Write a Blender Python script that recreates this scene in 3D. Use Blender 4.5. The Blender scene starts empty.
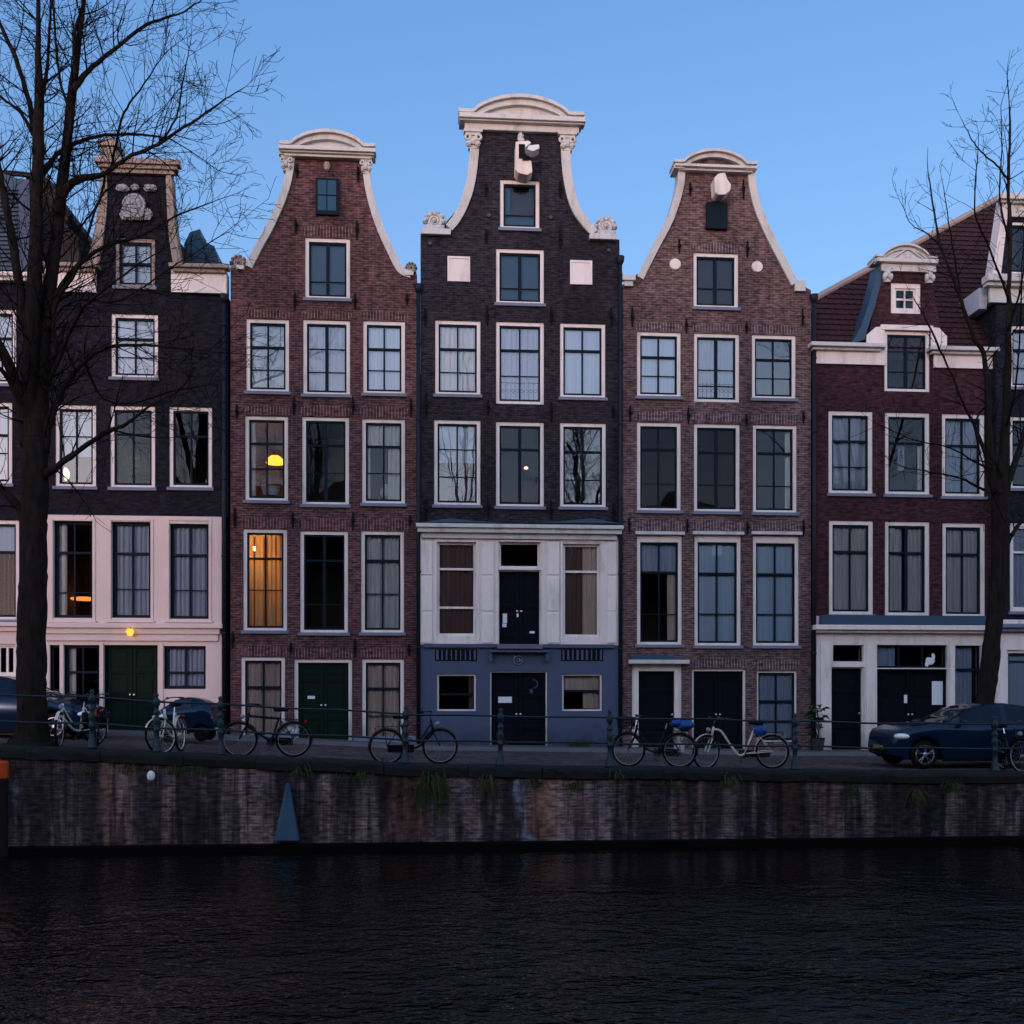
import bpy, math, random
from mathutils import Vector, Matrix, noise as bnoise
from mathutils.geometry import tessellate_polygon
random.seed(7)
PI = math.pi
scene = bpy.context.scene
COL = scene.collection

# ------------------------------------------------------------------ survey of the place
CAM_Z, FOC, HOR = 1.46, 1028.0, 694.0
TH = math.atan(0.074)
CT, ST = math.cos(TH), math.sin(TH)
YF, YQ = 28.6, 20.6            # facade line, quay wall line
WATER = -1.63
def at(px, py, Y=YF):
    u, v = (px - 512) / FOC, (HOR - py) / FOC
    dx, dy = ST + CT * u, CT - ST * u
    t = Y / dy
    return Vector((t * dx, Y, CAM_Z + v * t))
def P(px, py, Y=YF):
    p = at(px, py, Y); return (p.x, p.z)
HT = [(-60, .85), (-30, .78), (-10.2, .47), (-7, .375), (-5.8, .30), (-2.1, .11), (0, 0), (2, -.03), (5.8, -.10), (10, -.19), (30, -.25), (60, -.25)]
def ground_z(x):
    if x <= HT[0][0]: return HT[0][1]
    for (a, ha), (b, hb) in zip(HT, HT[1:]):
        if x <= b:
            return ha + (hb - ha) * (x - a) / (b - a)
    return HT[-1][1]

# ------------------------------------------------------------------ materials
def new_mat(name):
    m = bpy.data.materials.new(name); m.use_nodes = True
    nt = m.node_tree; nt.nodes.clear()
    out = nt.nodes.new('ShaderNodeOutputMaterial')
    return m, nt, out
def N(nt, typ, **kw):
    n = nt.nodes.new(typ)
    for k, v in kw.items():
        if k.startswith('i_'):
            n.inputs[k[2:].replace('_', ' ')].default_value = v
        else: setattr(n, k, v)
    return n
def rgba(c): return (c[0], c[1], c[2], 1)
def pmat(name, col, rough=.6, var=.12, scale=3.0, bump=.15, bscale=40, metal=0, spec=.2, dirt=None, dirt_amt=.4, dirt_scale=1.2, stretch=1.0):
    m, nt, out = new_mat(name)
    b = N(nt, 'ShaderNodeBsdfPrincipled'); b.inputs['Roughness'].default_value = rough
    b.inputs['Metallic'].default_value = metal; b.inputs['Specular IOR Level'].default_value = spec
    tc = N(nt, 'ShaderNodeTexCoord')
    mp = N(nt, 'ShaderNodeMapping'); mp.inputs['Scale'].default_value = (1, 1, stretch)
    nt.links.new(tc.outputs['Object'], mp.inputs[0])
    n1 = N(nt, 'ShaderNodeTexNoise'); n1.inputs['Scale'].default_value = scale; n1.inputs['Detail'].default_value = 6
    nt.links.new(mp.outputs[0], n1.inputs['Vector'])
    mx = N(nt, 'ShaderNodeMix', data_type='RGBA')
    mx.inputs['A'].default_value = rgba([c * (1 - var) for c in col]); mx.inputs['B'].default_value = rgba([min(1, c * (1 + var)) for c in col])
    nt.links.new(n1.outputs['Fac'], mx.inputs['Factor'])
    res = mx.outputs['Result']
    if dirt:
        n2 = N(nt, 'ShaderNodeTexNoise'); n2.inputs['Scale'].default_value = dirt_scale; n2.inputs['Detail'].default_value = 8; n2.inputs['Roughness'].default_value = .7
        nt.links.new(mp.outputs[0], n2.inputs['Vector'])
        rp = N(nt, 'ShaderNodeMapRange'); rp.inputs[1].default_value = .5; rp.inputs[2].default_value = .75; rp.inputs[4].default_value = dirt_amt
        nt.links.new(n2.outputs['Fac'], rp.inputs[0])
        m2 = N(nt, 'ShaderNodeMix', data_type='RGBA'); m2.inputs['B'].default_value = rgba(dirt)
        nt.links.new(rp.outputs[0], m2.inputs['Factor']); nt.links.new(res, m2.inputs['A']); res = m2.outputs['Result']
    nt.links.new(res, b.inputs['Base Color'])
    if bump:
        n3 = N(nt, 'ShaderNodeTexNoise'); n3.inputs['Scale'].default_value = bscale; n3.inputs['Detail'].default_value = 3
        nt.links.new(mp.outputs[0], n3.inputs['Vector'])
        bp = N(nt, 'ShaderNodeBump'); bp.inputs['Strength'].default_value = bump; bp.inputs['Distance'].default_value = .02
        nt.links.new(n3.outputs['Fac'], bp.inputs['Height']); nt.links.new(bp.outputs[0], b.inputs['Normal'])
    nt.links.new(b.outputs[0], out.inputs[0])
    return m
def add_grime(m, z0, z1, col, amt):
    nt = m.node_tree; b = [n for n in nt.nodes if n.type == 'BSDF_PRINCIPLED'][0]; l = b.inputs['Base Color'].links[0]; src = l.from_socket
    tc = N(nt, 'ShaderNodeTexCoord'); sp = N(nt, 'ShaderNodeSeparateXYZ'); nt.links.new(tc.outputs['Object'], sp.inputs[0])
    nz = N(nt, 'ShaderNodeTexNoise'); nz.inputs['Scale'].default_value = 3.0; nz.inputs['Detail'].default_value = 8; nt.links.new(tc.outputs['Object'], nz.inputs['Vector'])
    k = N(nt, 'ShaderNodeMath', operation='MULTIPLY_ADD'); k.inputs[1].default_value = .9; nt.links.new(nz.outputs['Fac'], k.inputs[0]); nt.links.new(sp.outputs['Z'], k.inputs[2])
    mr = N(nt, 'ShaderNodeMapRange'); mr.inputs[1].default_value = z0 + .45; mr.inputs[2].default_value = z1 + .45; mr.inputs[3].default_value = amt; mr.inputs[4].default_value = 0
    nt.links.new(k.outputs[0], mr.inputs[0])
    mx = N(nt, 'ShaderNodeMix', data_type='RGBA'); mx.inputs['B'].default_value = rgba(col); nt.links.new(mr.outputs[0], mx.inputs['Factor']); nt.links.new(src, mx.inputs['A']); nt.links.new(mx.outputs['Result'], b.inputs['Base Color'])
def brick_mat(name, c1, c2, mortar, bw=.21, bh=.066, ms=.009, rot=False, bump=.6, blot=.35, streak=None, rough=.85):
    m, nt, out = new_mat(name)
    b = N(nt, 'ShaderNodeBsdfPrincipled'); b.inputs['Roughness'].default_value = rough; b.inputs['Specular IOR Level'].default_value = .12
    tc = N(nt, 'ShaderNodeTexCoord'); sp = N(nt, 'ShaderNodeSeparateXYZ'); nt.links.new(tc.outputs['Object'], sp.inputs[0])
    ad = N(nt, 'ShaderNodeMath', operation='ADD'); nt.links.new(sp.outputs['X'], ad.inputs[0]); nt.links.new(sp.outputs['Y'], ad.inputs[1])
    cb = N(nt, 'ShaderNodeCombineXYZ')
    if rot: nt.links.new(sp.outputs['Z'], cb.inputs[0]); nt.links.new(ad.outputs[0], cb.inputs[1])
    else: nt.links.new(ad.outputs[0], cb.inputs[0]); nt.links.new(sp.outputs['Z'], cb.inputs[1])
    # slight waviness so that courses are not laser straight
    nw = N(nt, 'ShaderNodeTexNoise'); nw.inputs['Scale'].default_value = .9; nt.links.new(tc.outputs['Object'], nw.inputs['Vector'])
    va = N(nt, 'ShaderNodeVectorMath', operation='SCALE'); va.inputs['Scale'].default_value = .05; nt.links.new(nw.outputs['Color'], va.inputs[0])
    vb = N(nt, 'ShaderNodeVectorMath', operation='ADD'); nt.links.new(cb.outputs[0], vb.inputs[0]); nt.links.new(va.outputs[0], vb.inputs[1])
    br = N(nt, 'ShaderNodeTexBrick'); br.inputs['Scale'].default_value = 1
    br.inputs['Brick Width'].default_value = bw; br.inputs['Row Height'].default_value = bh; br.inputs['Mortar Size'].default_value = ms
    br.inputs['Color1'].default_value = rgba(c1); br.inputs['Color2'].default_value = rgba(c2); br.inputs['Mortar'].default_value = rgba(mortar)
    br.inputs['Mortar Smooth'].default_value = .3
    nt.links.new(vb.outputs[0], br.inputs['Vector'])
    n1 = N(nt, 'ShaderNodeTexNoise'); n1.inputs['Scale'].default_value = .55; n1.inputs['Detail'].default_value = 7; n1.inputs['Roughness'].default_value = .65
    nt.links.new(tc.outputs['Object'], n1.inputs['Vector'])
    mr = N(nt, 'ShaderNodeMapRange'); mr.inputs[1].default_value = .3; mr.inputs[2].default_value = .7; mr.inputs[3].default_value = 1 - blot; mr.inputs[4].default_value = 1 + blot
    nt.links.new(n1.outputs['Fac'], mr.inputs[0])
    # mottling at about the size of single bricks
    n4 = N(nt, 'ShaderNodeTexNoise'); n4.inputs['Scale'].default_value = 1; n4.inputs['Detail'].default_value = 3
    mp4 = N(nt, 'ShaderNodeMapping'); mp4.inputs['Scale'].default_value = (5, 5, 14); nt.links.new(tc.outputs['Object'], mp4.inputs[0]); nt.links.new(mp4.outputs[0], n4.inputs['Vector'])
    mr4 = N(nt, 'ShaderNodeMapRange'); mr4.inputs[1].default_value = .3; mr4.inputs[2].default_value = .7; mr4.inputs[3].default_value = .35; mr4.inputs[4].default_value = 1.75
    nt.links.new(n4.outputs['Fac'], mr4.inputs[0])
    mm = N(nt, 'ShaderNodeMath', operation='MULTIPLY'); nt.links.new(mr.outputs[0], mm.inputs[0]); nt.links.new(mr4.outputs[0], mm.inputs[1])
    vs = N(nt, 'ShaderNodeVectorMath', operation='SCALE'); nt.links.new(br.outputs['Color'], vs.inputs[0]); nt.links.new(mm.outputs[0], vs.inputs['Scale'])
    res = br.outputs['Color']
    if streak:
        for (col, sc, lo, hi, amt, seed) in streak:
            mp = N(nt, 'ShaderNodeMapping'); mp.inputs['Scale'].default_value = sc; mp.inputs['Location'].default_value = (seed, seed * .37, 0)
            nt.links.new(tc.outputs['Object'], mp.inputs[0])
            n2 = N(nt, 'ShaderNodeTexNoise'); n2.inputs['Scale'].default_value = 1; n2.inputs['Detail'].default_value = 5; n2.inputs['Roughness'].default_value = .6
            nt.links.new(mp.outputs[0], n2.inputs['Vector'])
            r2 = N(nt, 'ShaderNodeMapRange'); r2.inputs[1].default_value = lo; r2.inputs[2].default_value = hi; r2.inputs[4].default_value = amt
            nt.links.new(n2.outputs['Fac'], r2.inputs[0])
            m2 = N(nt, 'ShaderNodeMix', data_type='RGBA'); m2.inputs['B'].default_value = rgba(col)
            # keep some mortar contrast through the stain
            nt.links.new(r2.outputs[0], m2.inputs['Factor']); nt.links.new(res, m2.inputs['A']); res = m2.outputs['Result']
    nt.links.new(res, vs.inputs[0]); res = vs.outputs[0]
    nt.links.new(res, b.inputs['Base Color'])
    bp = N(nt, 'ShaderNodeBump'); bp.inputs['Strength'].default_value = bump; bp.inputs['Distance'].default_value = .012; bp.invert = True
    nt.links.new(br.outputs['Fac'], bp.inputs['Height']); nt.links.new(bp.outputs[0], b.inputs['Normal'])
    nt.links.new(b.outputs[0], out.inputs[0])
    return m
def glass_mat(name, base, tint=(.95, .97, .98), gl=(.85, .93, 1)):
    m, nt, out = new_mat(name)
    tr = N(nt, 'ShaderNodeBsdfTransparent'); tr.inputs[0].default_value = rgba(tint)
    g = N(nt, 'ShaderNodeBsdfGlossy'); g.inputs['Roughness'].default_value = .0; g.inputs[0].default_value = rgba(gl)
    tc = N(nt, 'ShaderNodeTexCoord'); n1 = N(nt, 'ShaderNodeTexNoise'); n1.inputs['Scale'].default_value = 1.6; n1.inputs['Detail'].default_value = 1
    nt.links.new(tc.outputs['Object'], n1.inputs['Vector'])
    bp = N(nt, 'ShaderNodeBump'); bp.inputs['Strength'].default_value = .12; bp.inputs['Distance'].default_value = .012
    nt.links.new(n1.outputs['Fac'], bp.inputs['Height']); nt.links.new(bp.outputs[0], g.inputs['Normal'])
    fr = N(nt, 'ShaderNodeFresnel'); fr.inputs[0].default_value = 1.5
    ad = N(nt, 'ShaderNodeMath', operation='ADD', use_clamp=True); ad.inputs[1].default_value = base; nt.links.new(fr.outputs[0], ad.inputs[0])
    mx = N(nt, 'ShaderNodeMixShader'); nt.links.new(ad.outputs[0], mx.inputs[0]); nt.links.new(tr.outputs[0], mx.inputs[1]); nt.links.new(g.outputs[0], mx.inputs[2])
    nt.links.new(mx.outputs[0], out.inputs[0])
    return m
def emit_mat(name, col, s):
    m, nt, out = new_mat(name)
    e = N(nt, 'ShaderNodeEmission'); e.inputs[0].default_value = rgba(col); e.inputs[1].default_value = s
    nt.links.new(e.outputs[0], out.inputs[0]); return m
def curtain_mat(name, col, trans=.35):
    m, nt, out = new_mat(name)
    d = N(nt, 'ShaderNodeBsdfDiffuse'); t = N(nt, 'ShaderNodeBsdfTranslucent')
    tc = N(nt, 'ShaderNodeTexCoord'); mp = N(nt, 'ShaderNodeMapping'); mp.inputs['Scale'].default_value = (14, 1, .4)
    nt.links.new(tc.outputs['Object'], mp.inputs[0]); n1 = N(nt, 'ShaderNodeTexNoise'); n1.inputs['Scale'].default_value = 1; nt.links.new(mp.outputs[0], n1.inputs['Vector'])
    mx = N(nt, 'ShaderNodeMix', data_type='RGBA'); mx.inputs['A'].default_value = rgba([c * .72 for c in col]); mx.inputs['B'].default_value = rgba([min(1, c * 1.25) for c in col])
    nt.links.new(n1.outputs['Fac'], mx.inputs['Factor'])
    nt.links.new(mx.outputs['Result'], d.inputs[0]); nt.links.new(mx.outputs['Result'], t.inputs[0])
    s = N(nt, 'ShaderNodeMixShader'); s.inputs[0].default_value = trans
    nt.links.new(d.outputs[0], s.inputs[1]); nt.links.new(t.outputs[0], s.inputs[2]); nt.links.new(s.outputs[0], out.inputs[0])
    return m

M = {}
M['brick_black'] = brick_mat('dark_glazed_brick', (.010, .0105, .018), (.0145, .014, .025), (.008, .008, .014), blot=.25, streak=[((0.005, 0.005, 0.009), (.7, .7, .14), .46, .72, .62, 22.0), ((0.041, 0.041, 0.0498), (.5, .5, .35), .58, .78, .35, 27.0)])
M['brick_red'] = brick_mat('red_brown_brick', (.106, .041, .044), (.048, .0225, .030), (.125, .095, .105), blot=.3, streak=[((0.022, 0.013, 0.016), (.7, .7, .14), .46, .72, .62, 28.0), ((0.0784, 0.0586, 0.0652), (.5, .5, .35), .58, .78, .35, 33.0)])
M['brick_grey'] = brick_mat('purple_grey_brick', (.024, .021, .031), (.014, .013, .021), (.034, .033, .046), blot=.25, streak=[((0.008, 0.008, 0.012), (.7, .7, .14), .46, .72, .62, 42.0), ((0.0476, 0.0476, 0.0564), (.5, .5, .35), .58, .78, .35, 47.0)])
M['brick_plum'] = brick_mat('plum_brick', (.128, .068, .070), (.064, .040, .048), (.160, .130, .138), blot=.3, streak=[((0.03, 0.021, 0.026), (.7, .7, .14), .46, .72, .62, 35.0), ((0.096, 0.0762, 0.0872), (.5, .5, .35), .58, .78, .35, 40.0)])
M['brick_maroon'] = brick_mat('maroon_brick', (.054, .0185, .026), (.034, .0135, .021), (.045, .026, .034), blot=.25, streak=[((0.014, 0.008, 0.011), (.7, .7, .14), .46, .72, .62, 51.0), ((0.0608, 0.0476, 0.0542), (.5, .5, .35), .58, .78, .35, 56.0)])
M['brick_navy'] = brick_mat('navy_brick', (.013, .016, .030), (.009, .012, .022), (.012, .013, .022), blot=.2, streak=[((0.005, 0.006, 0.011), (.7, .7, .14), .46, .72, .62, 63.0), ((0.041, 0.0432, 0.0542), (.5, .5, .35), .58, .78, .35, 68.0)])
M['arch_red'] = brick_mat('red_arch_brick', (.105, .044, .046), (.048, .023, .030), (.17, .13, .14), rot=True, blot=.15, bump=.6, ms=.012, bw=9.0, bh=.085)
M['arch_plum'] = brick_mat('plum_arch_brick', (.110, .066, .078), (.055, .040, .052), (.20, .17, .19), rot=True, blot=.15, bump=.6, ms=.012, bw=9.0, bh=.085)
M['quay_brick'] = brick_mat('quay_brick', (.165, .115, .120), (.08, .054, .062), (.19, .155, .165), bw=.2, bh=.058, ms=.008, blot=.5, bump=1,
    streak=[((.012, .011, .015), (1.9, 1.9, .16), .41, .54, .88, 3.0), ((.20, .10, .07), (.75, .75, .10), .57, .70, .6, 17.0), ((.010, .010, .013), (4.5, 4.5, .30), .50, .60, .75, 31.0),
            ((.24, .28, .38), (1.3, 1.3, .30), .61, .72, .6, 8.0), ((.02, .024, .012), (1.2, 1.2, .9), .58, .7, .6, 44.0), ((.34, .10, .03), (1.0, 1.0, .35), .69, .73, .8, 57.0)])
M['cream'] = pmat('cream_painted_stone', (.51, .54, .57), .6, .10, dirt=(.22, .20, .18), dirt_amt=.75, dirt_scale=3.0, stretch=.3)
M['stone_worn'] = pmat('worn_ochre_stone', (.27, .23, .215), .75, .3, dirt=(.13, .11, .11), dirt_amt=.85, dirt_scale=5)
M['white'] = pmat('off_white_paint', (.71, .68, .69), .5, .06, dirt=(.34, .32, .33), dirt_amt=.7, dirt_scale=2.6, stretch=.25)
M['stucco'] = pmat('pale_stucco', (.64, .545, .54), .8, .06, dirt=(.5, .45, .44), dirt_amt=.55, dirt_scale=1.1, stretch=.5)  # pink of the low sun is mixed into the stucco colour
M['sill'] = pmat('blue_grey_stone', (.15, .18, .27), .6, .12, dirt=(.12, .12, .14), dirt_amt=.3)
M['bluepaint'] = pmat('slate_blue_paint', (.056, .082, .152), .65, .08, dirt=(.05, .07, .12), dirt_amt=.4, dirt_scale=.9)
M['sash'] = pmat('dark_blue_green_paint', (.004, .012, .024), .55, .1, bump=0, spec=.08)
M['carved'] = pmat('weathered_carving', (.28, .30, .36), .8, .5, scale=14, dirt=(.05, .05, .06), dirt_amt=.9, dirt_scale=9)
M['sashwhite'] = M['white']
M['doorgreen'] = pmat('dark_green_door_paint', (.004, .014, .010), .6, .12, bump=.05, spec=.06)
M['doorblack'] = pmat('near_black_door_paint', (.003, .004, .010), .6, .12, bump=.05, spec=.06)
M['shutterblue'] = pmat('blue_hatch_paint', (.010, .062, .125), .45, .12)
M['iron'] = pmat('black_iron', (.004, .004, .006), .6, .2, bump=.1, spec=.1)
M['railgreen'] = pmat('blue_green_rail_paint', (.005, .020, .034), .45, .25, scale=12, spec=.25)
M['pipe'] = pmat('dark_drainpipe', (.008, .012, .024), .5, .15)
M['roof'] = pmat('roof_tiles', (.032, .014, .017), .7, .55, scale=9)
M['slate'] = pmat('slate', (.015, .02, .03), .5, .25, scale=5)
M['lead'] = pmat('lead_sheet', (.028, .068, .125), .45, .15)
M['bark'] = pmat('bark', (.016, .013, .013), .95, .95, scale=14, bump=1, spec=.05, bscale=26, stretch=.25, dirt=(.020, .022, .010), dirt_amt=.7, dirt_scale=3)
M['twig'] = pmat('twig_bark', (.005, .004, .005), .9, .2, bump=0, spec=.05)
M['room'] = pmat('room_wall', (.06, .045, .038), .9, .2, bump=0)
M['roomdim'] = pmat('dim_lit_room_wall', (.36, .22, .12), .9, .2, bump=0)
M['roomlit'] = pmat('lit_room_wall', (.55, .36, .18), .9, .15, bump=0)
M['cur_white'] = curtain_mat('white_sheer', (.70, .79, .97))  # both sheers carry the blue of sky mirrored in the panes
M['cur_grey'] = curtain_mat('grey_sheer', (.44, .58, .84))
M['cur_brown'] = curtain_mat('brown_curtain', (.20, .125, .13))
M['cur_warm'] = curtain_mat('ochre_curtain', (.75, .58, .38), .45)
M['cur_beige'] = curtain_mat('beige_curtain', (.80, .68, .62))
M['blind'] = curtain_mat('sky_tinted_blind', (.42, .62, .98), .15)  # blue of the mirrored sky is put into the blind colour
M['glass'] = glass_mat('window_glass', -.005, gl=(.50, .72, 1))
M['glass_dark'] = glass_mat('still_window_glass', -.024, gl=(.5, .72, 1))
M['glass_sky'] = glass_mat('bright_window_glass', .09, gl=(.62, .80, 1))
M['street'] = brick_mat('street_clinker', (.085, .055, .060), (.055, .042, .052), (.035, .032, .038), bw=.2, bh=.07, blot=.3, bump=.5)
M['pavement'] = pmat('pavement', (.085, .080, .090), .85, .2, dirt=(.03, .03, .03), dirt_amt=.5)
M['kerb'] = pmat('kerb_granite', (.12, .13, .17), .7, .2)
M['cap'] = pmat('capstone', (.009, .009, .012), .85, .7, scale=4, bump=.5, dirt=(.012, .018, .006), dirt_amt=.95, dirt_scale=2.6)
M['wetwood'] = pmat('wet_timber', (.002, .002, .003), .8, .3, spec=.05)
M['weed'] = pmat('weed_green', (.022, .036, .010), .8, .3, bump=0)
M['weed2'] = pmat('weed_dry', (.040, .042, .018), .8, .3, bump=0)
M['tyre'] = pmat('tyre_rubber', (.004, .004, .005), .7, .1, bump=0, spec=.12)
M['chrome'] = pmat('steel', (.55, .58, .64), .28, .05, bump=0, metal=1, spec=.5)
M['bikedark'] = pmat('dark_bike_metal', (.05, .055, .07), .3, .1, bump=0, metal=.6)
M['rim'] = pmat('dull_rim', (.22, .24, .28), .4, .1, bump=0)
M['bikeblack'] = pmat('bike_black', (.004, .004, .007), .3, .1, bump=0, spec=.12)
M['bikeivory'] = pmat('bike_ivory', (.50, .45, .38), .35, .1, bump=0)
M['bikewhite'] = pmat('bike_white', (.62, .60, .58), .35, .1, bump=0)
M['bikeblue'] = pmat('bike_blue', (.05, .12, .30), .35, .1, bump=0)
M['bluebag'] = pmat('blue_plastic', (.008, .07, .28), .35, .2, bump=.4, bscale=15)
M['whitebag'] = pmat('white_plastic', (.55, .56, .6), .4, .2, bump=.4, bscale=15)
M['red'] = emit_mat('rear_reflector', (.8, .03, .01), .25)
M['redp'] = pmat('red_plastic', (.6, .03, .02), .25, .05, bump=0)
M['carblue'] = pmat('car_blue', (.0025, .012, .032), .16, .05, bump=0, spec=.45)
M['carblue'].node_tree.nodes['Principled BSDF'].inputs['Specular Tint'].default_value = (.35, .55, .85, 1)  # blue of the reflected sky is put into the paint's tint
M['carglass'] = pmat('car_glass', (.002, .004, .009), .04, .02, bump=0, spec=.5)
M['carglass'].node_tree.nodes['Principled BSDF'].inputs['Specular Tint'].default_value = (.14, .28, .50, 1)  # car panes get the reflected sky's blue by tint as well
M['carblack'] = pmat('car_plastic', (.003, .003, .005), .6, .1, bump=0, spec=.1)
M['headlamp'] = pmat('headlamp_lens', (.75, .8, .85), .08, .05, bump=0, spec=1)
M['orange'] = pmat('orange_paint', (.42, .055, .012), .5, .15, bump=.2)
M['pile'] = pmat('pile_timber', (.010, .007, .008), .85, .3)
M['blueboard'] = pmat('blue_steel', (.028, .075, .125), .55, .3, scale=5)
M['buoy'] = pmat('white_buoy', (.7, .72, .78), .4, .05, bump=0)
M['paper'] = pmat('paper', (.62, .70, .80), .7, .05, bump=0)
M['leaf'] = pmat('plant_leaf', (.03, .06, .025), .5, .3, bump=0)
M['pot'] = pmat('plant_pot', (.03, .03, .035), .6, .1)
M['amber'] = emit_mat('amber_shade', (1, .40, .03), 1.15)
M['amberwall'] = emit_mat('amber_wall_shade', (1, .45, .06), .9)
M['warmlamp'] = emit_mat('warm_shade', (1, .55, .2), 3.0)
M['ceillamp'] = emit_mat('ceiling_glow', (1, .50, .14), 42.0)
M['dimlamp'] = emit_mat('dim_glow', (1, .30, .07), .55)
M['opp'] = brick_mat('far_bank_brick', (.08, .05, .045), (.05, .035, .035), (.08, .07, .07))
def water_mat():
    m, nt, out = new_mat('canal_water')
    b = N(nt, 'ShaderNodeBsdfPrincipled'); b.inputs['Base Color'].default_value = (.004, .003, .002, 1); b.inputs['Specular Tint'].default_value = (1, .90, .82, 1); b.inputs['Roughness'].default_value = .02
    b.inputs['IOR'].default_value = 1.33
    tc = N(nt, 'ShaderNodeTexCoord')
    hs = None
    for sc, rz, s, det in (((.9, 1.5, 1), .3, .60, 2), ((3.4, 5.0, 1), -.4, .42, 2), ((9, 13, 1), .35, .22, 1)):
        mp = N(nt, 'ShaderNodeMapping'); mp.inputs['Scale'].default_value = sc; mp.inputs['Rotation'].default_value = (0, 0, rz)
        nt.links.new(tc.outputs['Object'], mp.inputs[0])
        n = N(nt, 'ShaderNodeTexNoise'); n.inputs['Scale'].default_value = 1; n.inputs['Detail'].default_value = det; n.inputs['Distortion'].default_value = .6
        nt.links.new(mp.outputs[0], n.inputs['Vector'])
        k = N(nt, 'ShaderNodeMath', operation='MULTIPLY'); k.inputs[1].default_value = s; nt.links.new(n.outputs['Fac'], k.inputs[0])
        if hs is None: hs = k.outputs[0]
        else:
            a = N(nt, 'ShaderNodeMath', operation='ADD'); nt.links.new(hs, a.inputs[0]); nt.links.new(k.outputs[0], a.inputs[1]); hs = a.outputs[0]
    # the water is calmer in the lee of the quay wall; gusts roughen it in patches
    sp = N(nt, 'ShaderNodeSeparateXYZ'); nt.links.new(tc.outputs['Object'], sp.inputs[0])
    mr = N(nt, 'ShaderNodeMapRange'); mr.inputs[1].default_value = 13.5; mr.inputs[2].default_value = 17.5; mr.inputs[3].default_value = 1.0; mr.inputs[4].default_value = .38
    nt.links.new(sp.outputs['Y'], mr.inputs[0])
    gn = N(nt, 'ShaderNodeTexNoise'); gn.inputs['Scale'].default_value = .21; gn.inputs['Detail'].default_value = 2; nt.links.new(tc.outputs['Object'], gn.inputs['Vector'])
    gr = N(nt, 'ShaderNodeMapRange'); gr.inputs[1].default_value = .35; gr.inputs[2].default_value = .65; gr.inputs[3].default_value = .5; gr.inputs[4].default_value = 1.9
    nt.links.new(gn.outputs['Fac'], gr.inputs[0])
    km = N(nt, 'ShaderNodeMath', operation='MULTIPLY'); nt.links.new(mr.outputs[0], km.inputs[0]); nt.links.new(gr.outputs[0], km.inputs[1])
    kk = N(nt, 'ShaderNodeMath', operation='MULTIPLY'); nt.links.new(hs, kk.inputs[0]); nt.links.new(km.outputs[0], kk.inputs[1])
    bp = N(nt, 'ShaderNodeBump'); bp.inputs['Strength'].default_value = 1; bp.inputs['Distance'].default_value = .12
    nt.links.new(kk.outputs[0], bp.inputs['Height']); nt.links.new(bp.outputs[0], b.inputs['Normal'])
    nt.links.new(b.outputs[0], out.inputs[0]); return m
M['water'] = water_mat()
add_grime(M['stucco'], .1, .9, (.10, .10, .13), .8); add_grime(M['bluepaint'], .1, .8, (.022, .030, .05), .75); add_grime(M['white'], .1, .8, (.12, .12, .15), .7)

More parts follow.
